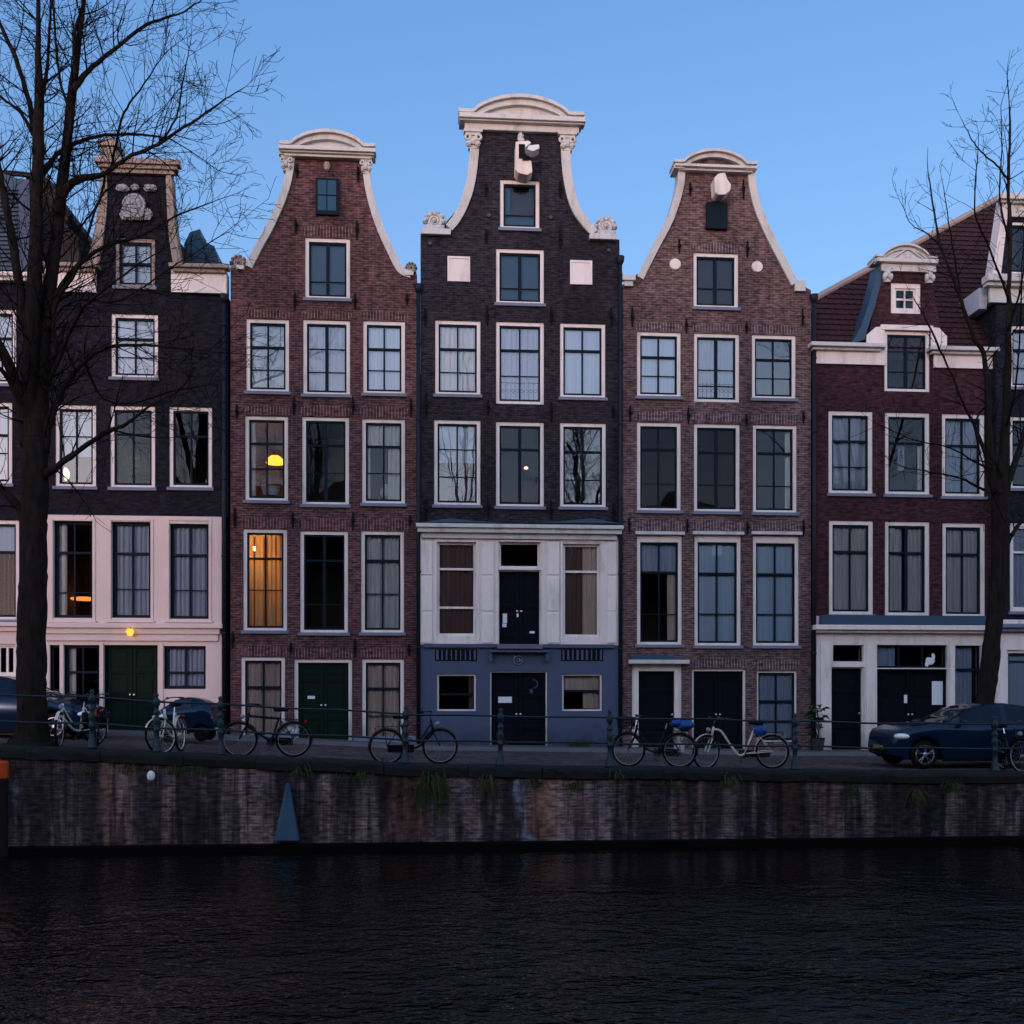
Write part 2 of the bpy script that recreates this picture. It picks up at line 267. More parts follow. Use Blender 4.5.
# ------------------------------------------------------------------ mesh builder
class MB:
    def __init__(s): s.v = []; s.f = []; s.T = None
    def add(s, vs, fs):
        o = len(s.v)
        if s.T is not None: vs = [s.T @ Vector(v) for v in vs]
        s.v += [tuple(v) for v in vs]; s.f += [tuple(i + o for i in f) for f in fs]
        return s
    def box(s, x0, x1, y0, y1, z0, z1):
        if x0 > x1: x0, x1 = x1, x0
        if y0 > y1: y0, y1 = y1, y0
        if z0 > z1: z0, z1 = z1, z0
        return s.add([(x0, y0, z0), (x1, y0, z0), (x1, y1, z0), (x0, y1, z0), (x0, y0, z1), (x1, y0, z1), (x1, y1, z1), (x0, y1, z1)],
              [(0, 3, 2, 1), (4, 5, 6, 7), (0, 1, 5, 4), (1, 2, 6, 5), (2, 3, 7, 6), (3, 0, 4, 7)])
    def prism(s, poly, y0, y1, holes=()):
        """polygon in X-Z, extruded from y0 (front, towards the canal) to y1"""
        loops = [list(poly)] + [list(h) for h in holes]
        tris = tessellate_polygon([[Vector((x, z, 0)) for x, z in l] for l in loops])
        flat = [p for l in loops for p in l]; n = len(flat)
        vs = [(x, y0, z) for x, z in flat] + [(x, y1, z) for x, z in flat]; fs = []
        for t in tris:
            a, b, c = [flat[i] for i in t]
            cr = (b[0] - a[0]) * (c[1] - a[1]) - (b[1] - a[1]) * (c[0] - a[0])
            t = tuple(t) if cr > 0 else (t[0], t[2], t[1])
            fs.append(t); fs.append((t[0] + n, t[2] + n, t[1] + n))
        o = 0
        for k, l in enumerate(loops):
            m = len(l); area = sum(l[i][0] * l[(i + 1) % m][1] - l[(i + 1) % m][0] * l[i][1] for i in range(m))
            for i in range(m):
                a, b = o + i, o + (i + 1) % m
                q = (a, a + n, b + n, b)
                if (area < 0) != (k > 0): q = q[::-1]
                fs.append(q)
            o += m
        return s.add(vs, fs)
    def tube(s, pts, r, n=6, cap=True):
        pts = [Vector(p) for p in pts]; m = len(pts)
        rs = r if isinstance(r, (list, tuple)) else [r] * m
        vs = []; up = None
        for i, p in enumerate(pts):
            d = (pts[min(i + 1, m - 1)] - pts[max(i - 1, 0)])
            d = d.normalized() if d.length > 1e-9 else Vector((0, 0, 1))
            if up is None:
                up = Vector((0, 0, 1)) if abs(d.z) < .9 else Vector((1, 0, 0))
            a = up - d * up.dot(d)
            if a.length < 1e-4: a = d.orthogonal()
            a.normalize(); b = d.cross(a); up = a
            for k in range(n):
                t = 2 * PI * k / n
                vs.append(p + (a * math.cos(t) + b * math.sin(t)) * rs[i])
        fs = [(i * n + k, i * n + (k + 1) % n, (i + 1) * n + (k + 1) % n, (i + 1) * n + k) for i in range(m - 1) for k in range(n)]
        if cap and n > 2: fs += [tuple(range(n))[::-1], tuple((m - 1) * n + k for k in range(n))]
        return s.add(vs, fs)
    def lathe(s, prof, c=(0, 0, 0), n=12, axis='z'):
        vs = []
        for r, z in prof:
            for k in range(n):
                t = 2 * PI * k / n; a, b = r * math.cos(t), r * math.sin(t)
                vs.append((c[0] + a, c[1] + b, c[2] + z) if axis == 'z' else ((c[0] + a, c[1] + z, c[2] + b) if axis == 'y' else (c[0] + z, c[1] + a, c[2] + b)))
        m = len(prof)
        fs = [(i * n + k, i * n + (k + 1) % n, (i + 1) * n + (k + 1) % n, (i + 1) * n + k) for i in range(m - 1) for k in range(n)]
        fs += [tuple(range(n))[::-1], tuple((m - 1) * n + k for k in range(n))]
        return s.add(vs, fs)
    def torus(s, c, R, r, axis='y', n=28, k=6, a0=0, a1=2 * PI):
        full = abs(a1 - a0 - 2 * PI) < 1e-6
        pts = []
        for i in range(n + (0 if full else 1)):
            t = a0 + (a1 - a0) * i / n
            e = {'y': Vector((math.cos(t), 0, math.sin(t))), 'z': Vector((math.cos(t), math.sin(t), 0)), 'x': Vector((0, math.cos(t), math.sin(t)))}[axis]
            pts.append(e)
        ax = {'y': Vector((0, 1, 0)), 'z': Vector((0, 0, 1)), 'x': Vector((1, 0, 0))}[axis]
        vs = []
        for e in pts:
            for j in range(k):
                u = 2 * PI * j / k
                vs.append(Vector(c) + e * (R + r * math.cos(u)) + ax * r * math.sin(u))
        m = len(pts); fs = []
        for i in range(m if full else m - 1):
            i2 = (i + 1) % m
            for j in range(k): fs.append((i * k + j, i * k + (j + 1) % k, i2 * k + (j + 1) % k, i2 * k + j))
        return s.add(vs, fs)
    def blob(s, c, r, seed=0, n=8, amp=.15):
        rnd = random.Random(seed); vs = []; fs = []
        for i in range(n + 1):
            ph = PI * i / n
            for k in range(2 * n):
                t = PI * k / n; q = 1 + rnd.uniform(-amp, amp) * (0 < i < n)
                vs.append((c[0] + r[0] * q * math.sin(ph) * math.cos(t), c[1] + r[1] * q * math.sin(ph) * math.sin(t), c[2] + r[2] * q * math.cos(ph)))
        for i in range(n):
            for k in range(2 * n): fs.append((i * 2 * n + k, (i + 1) * 2 * n + k, (i + 1) * 2 * n + (k + 1) % (2 * n), i * 2 * n + (k + 1) % (2 * n)))
        return s.add(vs, fs)
    def build(s, name, mat, parent=None, off=None, smooth=False, bevel=0):
        off = Vector(off) if off is not None else Vector((0, 0, 0))
        me = bpy.data.meshes.new(name)
        me.from_pydata([tuple(Vector(v) - off) for v in s.v], [], s.f); me.update()
        if isinstance(mat, str): mat = M[mat]
        me.materials.append(mat)
        if smooth: me.polygons.foreach_set('use_smooth', [True] * len(me.polygons))
        o = bpy.data.objects.new(name, me); COL.objects.link(o)
        if parent is not None: o.parent = parent
        elif off.length: o.location = off
        if bevel:
            b = o.modifiers.new('b', 'BEVEL'); b.width = bevel; b.segments = 2; b.limit_method = 'ANGLE'
        return o
def tag(o, label=None, cat=None, group=None, kind=None):
    if label: o['label'] = label
    if cat: o['category'] = cat
    if group: o['group'] = group
    if kind: o['kind'] = kind
    return o
def empty(name, loc, rz=0, ry=0, rx=0):
    o = bpy.data.objects.new(name, None); COL.objects.link(o); o.location = loc; o.rotation_euler = (rx, ry, rz); o.empty_display_size = .3
    return o
def catmull(pts, n=6):
    out = []
    q = [pts[0]] + list(pts) + [pts[-1]]
    for i in range(1, len(q) - 2):
        p0, p1, p2, p3 = [Vector(x) for x in q[i - 1:i + 3]]
        for k in range(n):
            t = k / n
            out.append(.5 * ((2 * p1) + (p2 - p0) * t + (2 * p0 - 5 * p1 + 4 * p2 - p3) * t * t + (3 * p1 - p0 - 3 * p2 + p3) * t ** 3))
    out.append(Vector(pts[-1]))
    return out

# ------------------------------------------------------------------ house kit
class House:
    def __init__(s, name, label, x0, x1, basepx, yf=YF, cat='house'):
        s.y = yf; s.x0 = at(x0, 500, yf).x; s.x1 = at(x1, 500, yf).x
        s.zb = ground_z((s.x0 + s.x1) / 2) - .1
        s.o = Vector(((s.x0 + s.x1) / 2, yf, s.zb))
        s.root = empty(name, s.o); tag(s.root, label, cat, 'canal houses in a row along the street')
        s.holes = []
    def p(s, px, py): return P(px, py, s.y)
    def mk(s, mb, name, mat, parent=None, **k): return mb.build(name, mat, parent or s.root, off=s.o, **k)
    def rect(s, x0, y0, x1, y1):
        xc = (x0 + x1) / 2
        return (s.p(x0, y0)[0], s.p(x1, y0)[0], s.p(xc, y1)[1], s.p(xc, y0)[1])
    def wall(s, name, poly, mat, holes, t=.3, dy=0):
        hs = [[(a, c), (b, c), (b, d), (a, d)] for a, b, c, d in holes]
        return s.mk(MB().prism(poly, s.y + dy, s.y + dy + t, hs), name, mat)
    def win(s, x0, y0, x1, y1, rails=(.36,), thin=(.68,), cols=2, fm='white', sm='sash', fw=.10, sw=.05, cur=None, glass='glass', lit=False, sill=True, rec=.04,
            guard=False, topw=None, vthick=.022, pair=False, roomd=2.2, furniture=None):
        X0, X1, Z0, Z1 = s.rect(x0, y0, x1, y1); Y = s.y
        s.holes.append((X0, X1, Z0, Z1))
        f = MB(); topw = topw or fw
        if fw > 0:
            f.box(X0, X0 + fw, Y + rec, Y + .2, Z0, Z1).box(X1 - fw, X1, Y + rec, Y + .2, Z0, Z1)
            f.box(X0 + fw, X1 - fw, Y + rec, Y + .2, Z1 - topw, Z1).box(X0 + fw, X1 - fw, Y + rec, Y + .2, Z0, Z0 + fw * .85)
            a, b, c, d = X0 + fw, X1 - fw, Z0 + fw * .85, Z1 - topw
            w = s.mk(f, 'window', fm, bevel=.008)
        else:
            a, b, c, d = X0, X1, Z0, Z1
            w = s.mk(f.box(a, b, Y + .16, Y + .2, c, c + .03).box(a, b, Y + .16, Y + .2, d - .03, d), 'window', sm)
        h = MB(); y0_, y1_ = Y + .085, Y + .145
        h.box(a, a + sw, y0_, y1_, c, d).box(b - sw, b, y0_, y1_, c, d).box(a + sw, b - sw, y0_, y1_, d - sw, d).box(a + sw, b - sw, y0_, y1_, c, c + sw * 1.25)
        for r in rails:
            z = d - (d - c) * r; h.box(a + sw, b - sw, y0_ - .012, y1_ - .003, z - .03, z + .03)
        for r in thin:
            z = d - (d - c) * r; h.box(a + sw, b - sw, y0_ + .008, y1_ - .01, z - .013, z + .013)
        for k in range(1, cols):
            xx = a + (b - a) * k / cols; t = .045 if pair else vthick
            h.box(xx - t, xx + t, y0_ + .003, y1_ - .007, c + sw, d - sw)
        s.mk(h, 'sash', sm, w)
        rnd = random.Random(int(x0 * 7 + y0)); t1, t2 = rnd.uniform(-.006, .006), rnd.uniform(-.006, .006)
        cx, cz = (a + b) / 2, (c + d) / 2
        g = MB(); q = [(a + .01, c + .01), (b - .01, c + .01), (b - .01, d - .01), (a + .01, d - .01)]
        g.add([(x, Y + .115 + (x - cx) * t1 + (z - cz) * t2, z) for x, z in q], [(0, 1, 2, 3)])
        s.mk(g, 'glass', glass, w)
        if sill:
            s.mk(MB().box(X0 - .05, X1 + .05, Y - .07, Y + rec - .003, Z0 - .075, Z0 + .012), 'sill', 'sill', w, bevel=.006)
        if guard:  # bars added to stand for a railing mirrored in the pane
            gm = MB(); zt = c + (d - c) * .26; yy = Y + .155
            gm.tube([(a + .02, yy, zt), (b - .02, yy, zt)], .012, 5).tube([(a + .02, yy, c + .08), (b - .02, yy, c + .08)], .010, 5)
            n_ = 9
            for q in range(n_):
                xx = a + .06 + (b - a - .12) * q / (n_ - 1); gm.tube([(xx, yy, c + .05), (xx, yy, zt + .05)], .008, 4)
                if q < n_ - 1: gm.torus((xx + (b - a - .12) / (n_ - 1) / 2, yy, (zt + c) / 2 + .05), .045, .007, 'y', 10, 4)
            s.mk(gm, 'mirrored_railing', 'iron', w)
        # room behind
        yb = Y + .303; m_ = .1
        r = MB(); A, B, C_, D = a - m_, b + m_, c - .1, d + .1; yd = yb + roomd
        r.add([(A, yb, C_), (B, yb, C_), (B, yb, D), (A, yb, D), (A, yd, C_), (B, yd, C_), (B, yd, D), (A, yd, D)],
              [(4, 5, 6, 7), (0, 4, 7, 3), (1, 2, 6, 5), (0, 1, 5, 4), (3, 7, 6, 2)])
        s.mk(r, 'room', 'roomdim' if lit == 'dim' else 'roomlit' if lit else 'room', w)
        for cc in (cur or ()):
            kind, mat, u0, u1, v0, v1 = cc
            xa, xb = a + (b - a) * u0, a + (b - a) * u1; za, zb = d - (d - c) * v1, d - (d - c) * v0
            cm = MB(); n = max(4, int((xb - xa) * 60)); amp = 0 if kind == 'blind' else .028
            ph = rnd.uniform(0, 6); vs = []; fr_ = rnd.uniform(40, 58)
            for i in range(n + 1):
                x = xa + (xb - xa) * i / n
                yy = Y + .185 + amp * math.sin(x * fr_ + ph + .9 * math.sin(x * 11)) + amp * .35 * math.sin(x * 17)
                vs += [(x, yy, za), (x, yy, zb)]
            cm.add(vs, [(2 * i, 2 * i + 2, 2 * i + 3, 2 * i + 1) for i in range(n)])
            s.mk(cm, 'blind' if kind == 'blind' else 'curtain', mat, w, smooth=True)
        return w, (a, b, c, d)
    def door(s, x0, y0, x1, y1, fm='white', dm='doorgreen', fw=.1, leaves=2, panels=(.2, .75), rec=.05, transom=None):
        X0, X1, Z0, Z1 = s.rect(x0, y0, x1, y1); Y = s.y
        s.holes.append((X0, X1, Z0, Z1))
        f = MB().box(X0, X0 + fw, Y + rec, Y + .22, Z0, Z1).box(X1 - fw, X1, Y + rec, Y + .22, Z0, Z1).box(X0 + fw, X1 - fw, Y + rec, Y + .22, Z1 - fw, Z1)
        fr = s.mk(f, 'door_frame', fm, bevel=.008)
        a, b, c, d = X0 + fw, X1 - fw, Z0, Z1 - fw
        for k in range(leaves):
            l, r = a + (b - a) * k / leaves + .006, a + (b - a) * (k + 1) / leaves - .006
            m = MB().box(l, r, Y + .16, Y + .21, c + .01, d - .006)
            dz = d - c
            prev = c + .09
            zs = [c + .01] + [c + dz * q for q in panels] + [d]
            for zi, (u, v) in enumerate(zip(zs, zs[1:])):
                e = .09
                # raised frame bars round each panel
                m.box(l, l + e, Y + .135, Y + .158, u, v - .006).box(r - e, r, Y + .135, Y + .158, u, v - .006)
                m.box(l + e, r - e, Y + .135, Y + .158, u, u + e * .8).box(l + e, r - e, Y + .135, Y + .158, v - .006 - e * .5, v - .006)
                m.box(l + e + .06, r - e - .06, Y + .145, Y + .158, u + e + .06, v - e - .06)
            dd = s.mk(m, 'door', dm, bevel=.004)
            hx = r - .05 if k == 0 else l + .05
            s.mk(MB().lathe([(.012, 0), (.012, .04), (.028, .045), (.03, .07), (.012, .085)][::-1], (hx, Y + .05, c + dz * .46), 8, 'y'), 'handle', 'chrome', dd)
        s.mk(MB().box(X0 - .03, X1 + .03, Y - .28, Y + rec, Z0 - .12, Z0 + .004), 'door_step', 'kerb', bevel=.01)
        return (a, b, c, d)
    def cornice(s, px0, px1, layers, name='cornice', mat='cream', py=None):
        """layers: list of (pixel y top, pixel y bottom, projection)"""
        xc = (px0 + px1) / 2; X0, X1 = P(px0, 0, s.y - .2)[0], P(px1, 0, s.y - .2)[0]; m = MB()
        for yt, yb, pr in layers:
            m.box(X0 + .3 - min(pr, .3) , X1 - .3 + min(pr, .3), s.y - pr, s.y - .003, P(xc, yb, s.y - pr)[1] + .002, P(xc, yt, s.y - pr)[1])
        return s.mk(m, name, mat, bevel=.015)
    def ribbon(s, pts, w, side, name='coping', mat='cream', y0=-.10, y1=.34, w1=None):
        c = catmull([Vector((*s.p(*q), 0)) for q in pts], 7)
        inn = []
        for i, p in enumerate(c):
            d = (c[min(i + 1, len(c) - 1)] - c[max(i - 1, 0)]).normalized()
            nrm = Vector((-d.y, d.x, 0)) * side
            ww = w + ((w1 if w1 is not None else w) - w) * i / (len(c) - 1)
            inn.append(p + nrm * ww)
        m = MB(); n = len(c)
        vs = []
        for p, q in zip(c, inn):
            vs += [(p.x, s.y + y0, p.y), (q.x, s.y + y0 + .03, q.y), (q.x, s.y - .0, q.y), (q.x, s.y + y1, q.y), (p.x, s.y + y1, p.y)]
        fs = []
        for i in range(n - 1):
            for k in range(5): fs.append((i * 5 + k, i * 5 + (k + 1) % 5, (i + 1) * 5 + (k + 1) % 5, (i + 1) * 5 + k))
        fs += [(0, 1, 2, 3, 4), tuple((n - 1) * 5 + k for k in range(5))[::-1]]
        m.add(vs, fs)
        return s.mk(m, name, mat, smooth=False)
    def anchors(s, pts, h=.42):
        me = None
        for (px, py) in pts:
            x, z = s.p(px, py); y = s.y
            if me is None:
                mb = MB().tube([(0, -.05, -h * .5), (0, -.05, -h * .1), (.01, -.065, 0), (0, -.05, h * .1), (0, -.045, h * .5)], [.02, .034, .046, .034, .022], 6)
                mb.tube([(-.05, -.055, .04), (0, -.06, 0), (.05, -.055, .04)], .015, 5)
                mb.tube([(0, -.06, 0), (0, .02, 0)], .016, 5)
                o = mb.build('wall_anchor', 'iron', s.root); me = o
            else:
                o = me.copy(); COL.objects.link(o); o.parent = s.root
            rr = random.Random(int(px * 3 + py))
            o.location = (x - s.o.x, 0, z - s.o.z); o.scale = (1, 1, rr.uniform(.75, 1.35))
    def arch(s, x0, x1, ytop, ybot, mat, rise=3):
        X0, X1, Z0, Z1 = s.rect(x0, ytop, x1, ybot)
        sp_ = .10; n = 10; top = []; bot = []
        for i in range(n + 1):
            t = i / n; x = X0 + (X1 - X0) * t
            zz = Z1 + rise / 36 * (1 - (2 * t - 1) ** 2) - rise / 36
            top.append((X0 - sp_ + (X1 - X0 + 2 * sp_) * t, zz)); bot.append((x, Z0))
        s.mk(MB().prism(bot + top[::-1], s.y - .004, s.y + .02), 'brick_arch', mat)
    def shell(s, zsh, ztop=None, depth=9.0, neck=None, mat='brick_grey', roofmat='slate'):
        """side walls, back and a pitched roof behind the gable"""
        m = MB(); e = .03
        m.box(s.x0 + e, s.x0 + e + .12, s.y + .31, s.y + depth, s.zb - .4, zsh - .05).box(s.x1 - e - .12, s.x1 - e, s.y + .31, s.y + depth, s.zb - .4, zsh - .05)
        m.box(s.x0 + e + .12, s.x1 - e - .12, s.y + depth - .2, s.y + depth, s.zb - .4, zsh - .05)
        s.mk(m, 'side_wall', mat)
        if ztop:
            xc = (s.x0 + s.x1) / 2 if neck is None else neck
            zz = zsh - .25
            r = MB().prism([(s.x0 + .02, zz), (s.x1 - .02, zz), (xc, ztop)], s.y + .33, s.y + depth + .1)
            s.mk(r, 'roof', roofmat)
    def pipe(s, px, ytop, ybot, r=.055, mat='pipe', dy=-.07):
        x = s.p(px, ytop)[0]; z1 = s.p(px, ytop)[1]; z0 = s.p(px, ybot)[1]
        m = MB().tube([(x, s.y + dy, z0), (x, s.y + dy, z1)], r, 10)
        zz = z0 + .6
        while zz < z1 - .2:
            m.lathe([(r, -.03), (r + .014, -.025), (r + .014, .025), (r, .03)], (x, s.y + dy, zz), 10); zz += 2.1
        m.lathe([(r, -.12), (.11, 0), (.12, .12), (.10, .13)], (x, s.y + dy, z1), 10)
        return s.mk(m, 'drainpipe', mat, smooth=True)
def volute(h, px, py, r, name='scroll_ornament', mat='cream', flip=1, dy=-.06):
    x, z = h.p(px, py); m = MB(); pts = []; rs = []
    for i in range(30):
        t = i / 29; a = t * 4.2 * PI; rr = r * (1 - .80 * t)
        pts.append((x + flip * rr * math.cos(a), h.y + dy + .1, z + rr * math.sin(a))); rs.append(r * .26 * (1 - .55 * t))
    m.tube(pts, rs, 7)
    m.blob((x, h.y + dy + .08, z), (r * .28, .1, r * .28), 3)
    for k in range(6):
        a = k / 5 * PI; m.blob((x + r * 1.12 * math.cos(a), h.y + dy + .14, z + r * 1.0 * math.sin(a)), (r * .3, .13, r * .3), k)
    m.box(x - r * 1.2, x + r * 1.2, h.y, h.y + .3, z - r * 1.1, z - r * .5)
    return h.mk(m, name, mat, smooth=True)
def capital(h, px, y0, y1, w, mat='cream'):
    x, za = h.p(px, y1); zb = h.p(px, y0)[1]; H = zb - za; m = MB()
    m.box(x - w / 2 - .05, x + w / 2 + .05, h.y - .17, h.y + .1, zb - H * .14, zb)
    m.box(x - w / 2, x + w / 2, h.y - .13, h.y + .1, zb - H * .30, zb - H * .15)
    m.box(x - w * .32, x + w * .32, h.y - .10, h.y + .1, za, zb - H * .3)
    for s_ in (-1, 1):
        m.torus((x + s_ * w * .36, h.y - .13, zb - H * .42), w * .17, w * .09, 'y', 10, 6)
        m.blob((x + s_ * w * .30, h.y - .12, zb - H * .78), (w * .2, .07, H * .16), 4)
    m.blob((x, h.y - .12, zb - H * .62), (w * .25, .08, H * .2), 5)
    return h.mk(m, 'capital', mat, bevel=.01)
def pediment(h, xl, xr, yend, ytop, ytip, band, mat='cream', tym='cream', ybase=None, proj=.32):
    """segmental arch pediment: tips at the ends, arc between; pixel y values at the centre"""
    xc = (xl + xr) / 2; sk = .03
    n = 18; span = xr - xl; flat = span * .12
    def curve(dy):
        pts = [(xl, yend + dy), (xl + flat * .7, yend + dy + .3)]
        for i in range(n + 1):
            t = i / n; x = xl + flat + (span - 2 * flat) * t
            pts.append((x, yend + dy - (yend - ytop) * (1 - (2 * t - 1) ** 2) ** .8))
        pts += [(xr - flat * .7, yend + dy + .3), (xr, yend + dy)]
        return [P(a, b + (a - xc) * sk, h.y - proj) for a, b in pts]
    outer = curve(0); low = curve(band * .38); low2 = curve(band)
    m = MB().prism(outer + low[::-1], h.y - proj, h.y + .35)
    sh = [(x, z - .002) for x, z in low]
    m2c = [(x * .985 + (h.p(xc, 0)[0]) * .015, z) for x, z in low2]
    m.prism([(x * .985 + (h.p(xc, 0)[0]) * .015, z - .003) for x, z in low] + m2c[::-1], h.y - proj + .1, h.y + .33)
    h.mk(m, 'pediment', mat)
    base = [P(xl + 4, ybase + (xl - xc) * sk, h.y - .2), P(xr - 4, ybase + (xr - xc) * sk, h.y - .2)]
    poly = base + [(x, z + .004) for x, z in m2c[::-1] if base[0][0] < x < base[1][0]]
    h.mk(MB().prism(poly, h.y - .02 - .08, h.y + .3), 'tympanum', tym)

LAMPS = []
def lamp_thing(name, label, cat, c, r, mat, shape='pendant', cord=.5, energy=None):
    root = empty(name, c); tag(root, label, cat)
    if shape == 'pendant':
        MB().lathe([(r * .45, r * .55), (r * .8, r * .25), (r, -.25 * r), (r * .95, -.3 * r)], (0, 0, 0), 16).build('lamp_shade', mat, root, smooth=True)
        MB().tube([(0, 0, r * .5), (0, 0, r * .5 + cord)], .008, 5).build('cord', 'iron', root)
    elif shape == 'globe':
        MB().blob((0, 0, 0), (r, r, r * 1.15), 1, 10, 0).build('lamp_shade', mat, root, smooth=True)
        MB().tube([(0, 0, -r * 2.2), (0, 0, -r)], .015, 6).lathe([(r * .6, 0), (r * .5, .02)], (0, 0, -r * 2.25), 10).build('stand', 'iron', root)
    elif shape == 'disc':
        MB().lathe([(r * .9, -.06), (r, -.04), (r, .0), (r * .4, .03)], (0, 0, 0), 18).build('lamp_shade', mat, root, smooth=True)
        MB().tube([(0, 0, .02), (0, 0, .02 + cord)], .008, 5).build('cord', 'iron', root)
    return root

SH = [('fold', 'cur_grey', 0, 1, 0, 1)]
SW = [('fold', 'cur_white', 0, 1, 0, 1)]
SIDES = [('fold', 'cur_white', 0, .22, 0, 1), ('fold', 'cur_white', .78, 1, 0, 1)]
LEFT = [('fold', 'cur_white', 0, .26, 0, 1)]
RIGHT = [('fold', 'cur_white', .62, 1, 0, 1)]
BL = [('blind', 'blind', 0, 1, 0, 1)]

# ================================================================== house with neck gable (dark brick above pale stucco)
h = House('canal_house', 'dark brick canal house with carved neck gable above a pale stucco lower front', 44, 228, 737)
h.win(115, 238, 155, 287, rails=(.5,), thin=(), glass='glass', cur=BL, fm='stone_worn')
h.win(111, 314, 158, 378, rails=(.36,), thin=(.68,), glass='glass_sky', cur=BL)
h.win(55, 405, 96, 487, rails=(), thin=(.36,), glass='glass_sky', cur=[('blind', 'blind', 0, 1, 0, .62)])
h.win(110, 406, 155, 488, rails=(.32,), thin=(), glass='glass')
h.win(169, 407, 212, 488, rails=(.34,), thin=(), glass='glass')
up = h.holes; h.holes = []
SK = .028
zt = h.p(136, 516)[1]
x0, x1 = h.x0, h.x1
neck = [(x1, h.p(200, 296)[1]), h.p(184, 295), h.p(181, 282), h.p(176, 245), h.p(173, 205), h.p(171, 178), h.p(171, 160), h.p(102, 158), h.p(102, 178), h.p(101, 205), h.p(97, 235), h.p(91, 262), h.p(86, 280), h.p(84, 290), (x0, h.p(60, 292)[1])]
h.wall('upper_wall', [(x0, zt), (x1, zt)] + neck, 'brick_black', up)
h.win(54, 521, 93, 618, rails=(.32,), thin=(.74,), fw=.03, fm='sash', cur=LEFT, glass='glass_dark', sill=False)
h.win(112, 522, 151, 618, rails=(.32,), thin=(.70,), fw=.03, fm='sash', cur=SH, sill=False)
h.win(170, 524, 209, 619, rails=(.32,), thin=(.70,), fw=.03, fm='sash', cur=SH, sill=False)
mid = h.holes; h.holes = []
zm = h.p(136, 625)[1]
X222 = h.p(222, 600)[0]
h.wall('stucco_wall', [(x0, zm), (X222, zm), (X222, zt - .002), (x0, zt - .002)], 'stucco', mid, dy=-.05, t=.35)
for (a, b) in ((54, 93), (112, 151), (170, 209)):
    X0, X1, Z0, Z1 = h.rect(a - 3, 519, b + 3, 621)
    m = MB().box(X0, X0 + .07, h.y - .075, h.y - .052, Z0, Z1).box(X1 - .07, X1, h.y - .075, h.y - .052, Z0, Z1).box(X0 + .07, X1 - .07, h.y - .075, h.y - .052, Z1 - .06, Z1)
    m.box(X0 - .04, X1 + .04, h.y - .12, h.y - .052, Z0 - .05, Z0)
    h.mk(m, 'window_surround', 'stucco', bevel=.006)
h.win(50, 645, 61, 692, rails=(), thin=(), cols=1, fw=.02, fm='sash', sill=False, glass='glass_dark')
h.win(64, 645, 100, 705, rails=(.45,), thin=(), fw=.03, fm='sash', sill=False, glass='glass_dark', cur=LEFT)
h.door(104, 645, 158, 736, fm='sash', dm='doorgreen', fw=.04, panels=(.42, .72))
h.win(164, 646, 206, 689, rails=(.62,), thin=(), fw=.03, fm='sash', sill=False, cur=SH)
zb = h.zb - .5
h.wall('ground_floor_wall', [(x0, zb), (X222, zb), (X222, zm - .002), (x0, zm - .002)], 'stucco', h.holes, dy=-.03, t=.33)
h.cornice(36, 225, [(623, 628, .22), (628, 634, .14), (634, 641, .09)], mat='stucco')
for xx in (62.3, 102, 161.5):
    X = h.p(xx, 600)[0]; h.mk(MB().box(X - .05, X + .05, h.y - .06, h.y - .032, h.p(xx, 735)[1], h.p(xx, 643)[1]), 'pilaster', 'stucco')
# gable dress
h.cornice(95, 180, [(158, 163, .30), (163, 168, .22), (168, 173, .14)], name='gable_cornice', mat='stone_worn')
h.mk(MB().box(h.p(101, 0)[0], h.p(174, 0)[0], h.y - .02, h.y + .5, h.p(137, 166)[1], h.p(137, 158)[1]), 'gable_block', 'stone_worn')
h.ribbon([(82, 270), (90, 255), (96, 228), (100, 200), (101, 175)], .34, -1, w1=.16, mat='stone_worn')
h.ribbon([(186, 272), (182, 262), (177, 235), (174, 205), (172, 176)], .26, 1, w1=.15, mat='stone_worn')
for a, b, yy in ((46, 97, 262), (172, 227, 263)):
    h.cornice(a - 3, b + 2, [(yy, yy + 4, .30), (yy + 4, yy + 9, .20)], mat='stone_worn')
    X0, X1, Z0, Z1 = h.rect(a, yy + 9, b, yy + 31)
    h.mk(MB().box(X0, X1, h.y - .10, h.y + .3, Z0, Z1), 'frieze', 'white')
h.mk(MB().blob(at(134, 205, h.y - .1), (.24, .12, .26), 3, 8, .06).torus(at(134, 205, h.y - .14), .27, .05).blob(at(134, 216, h.y - .12), (.30, .1, .11), 5, 6, .25)
     .blob(at(147, 214, h.y - .1), (.14, .08, .15), 6, 6, .25).blob(at(124, 214, h.y - .1), (.12, .08, .15), 7, 6, .25), 'oval_ornament', 'carved')
h.mk(MB().blob(at(122, 188, h.y - .06), (.19, .07, .10), 1, 6, .2).blob(at(135, 187, h.y - .06), (.11, .07, .09), 2, 6, .2).blob(at(150, 188, h.y - .06), (.17, .07, .10), 3, 6, .2), 'carved_ornament', 'carved')
zs = h.p(136, 290)[1]
h.shell(zs, h.p(137, 185)[1], mat='brick_black')
ch = at(108, 155, YF + 3)
Xa, Xb = at(100, 150, YF + 1.2).x, at(116, 150, YF + 1.2).x
h.mk(MB().box(Xa, Xb, YF + 1.2, YF + 1.8, at(108, 200, YF + 1.2).z, at(108, 143, YF + 1.2).z).box(Xa - .06, Xb + .06, YF + 1.14, YF + 1.86, at(108, 146, YF + 1.2).z, at(108, 141, YF + 1.2).z)
     .lathe([(.12, 0), (.1, .25)], ((Xa + Xb) / 2, YF + 1.5, at(108, 141, YF + 1.2).z), 10), 'chimney', 'stone_worn')
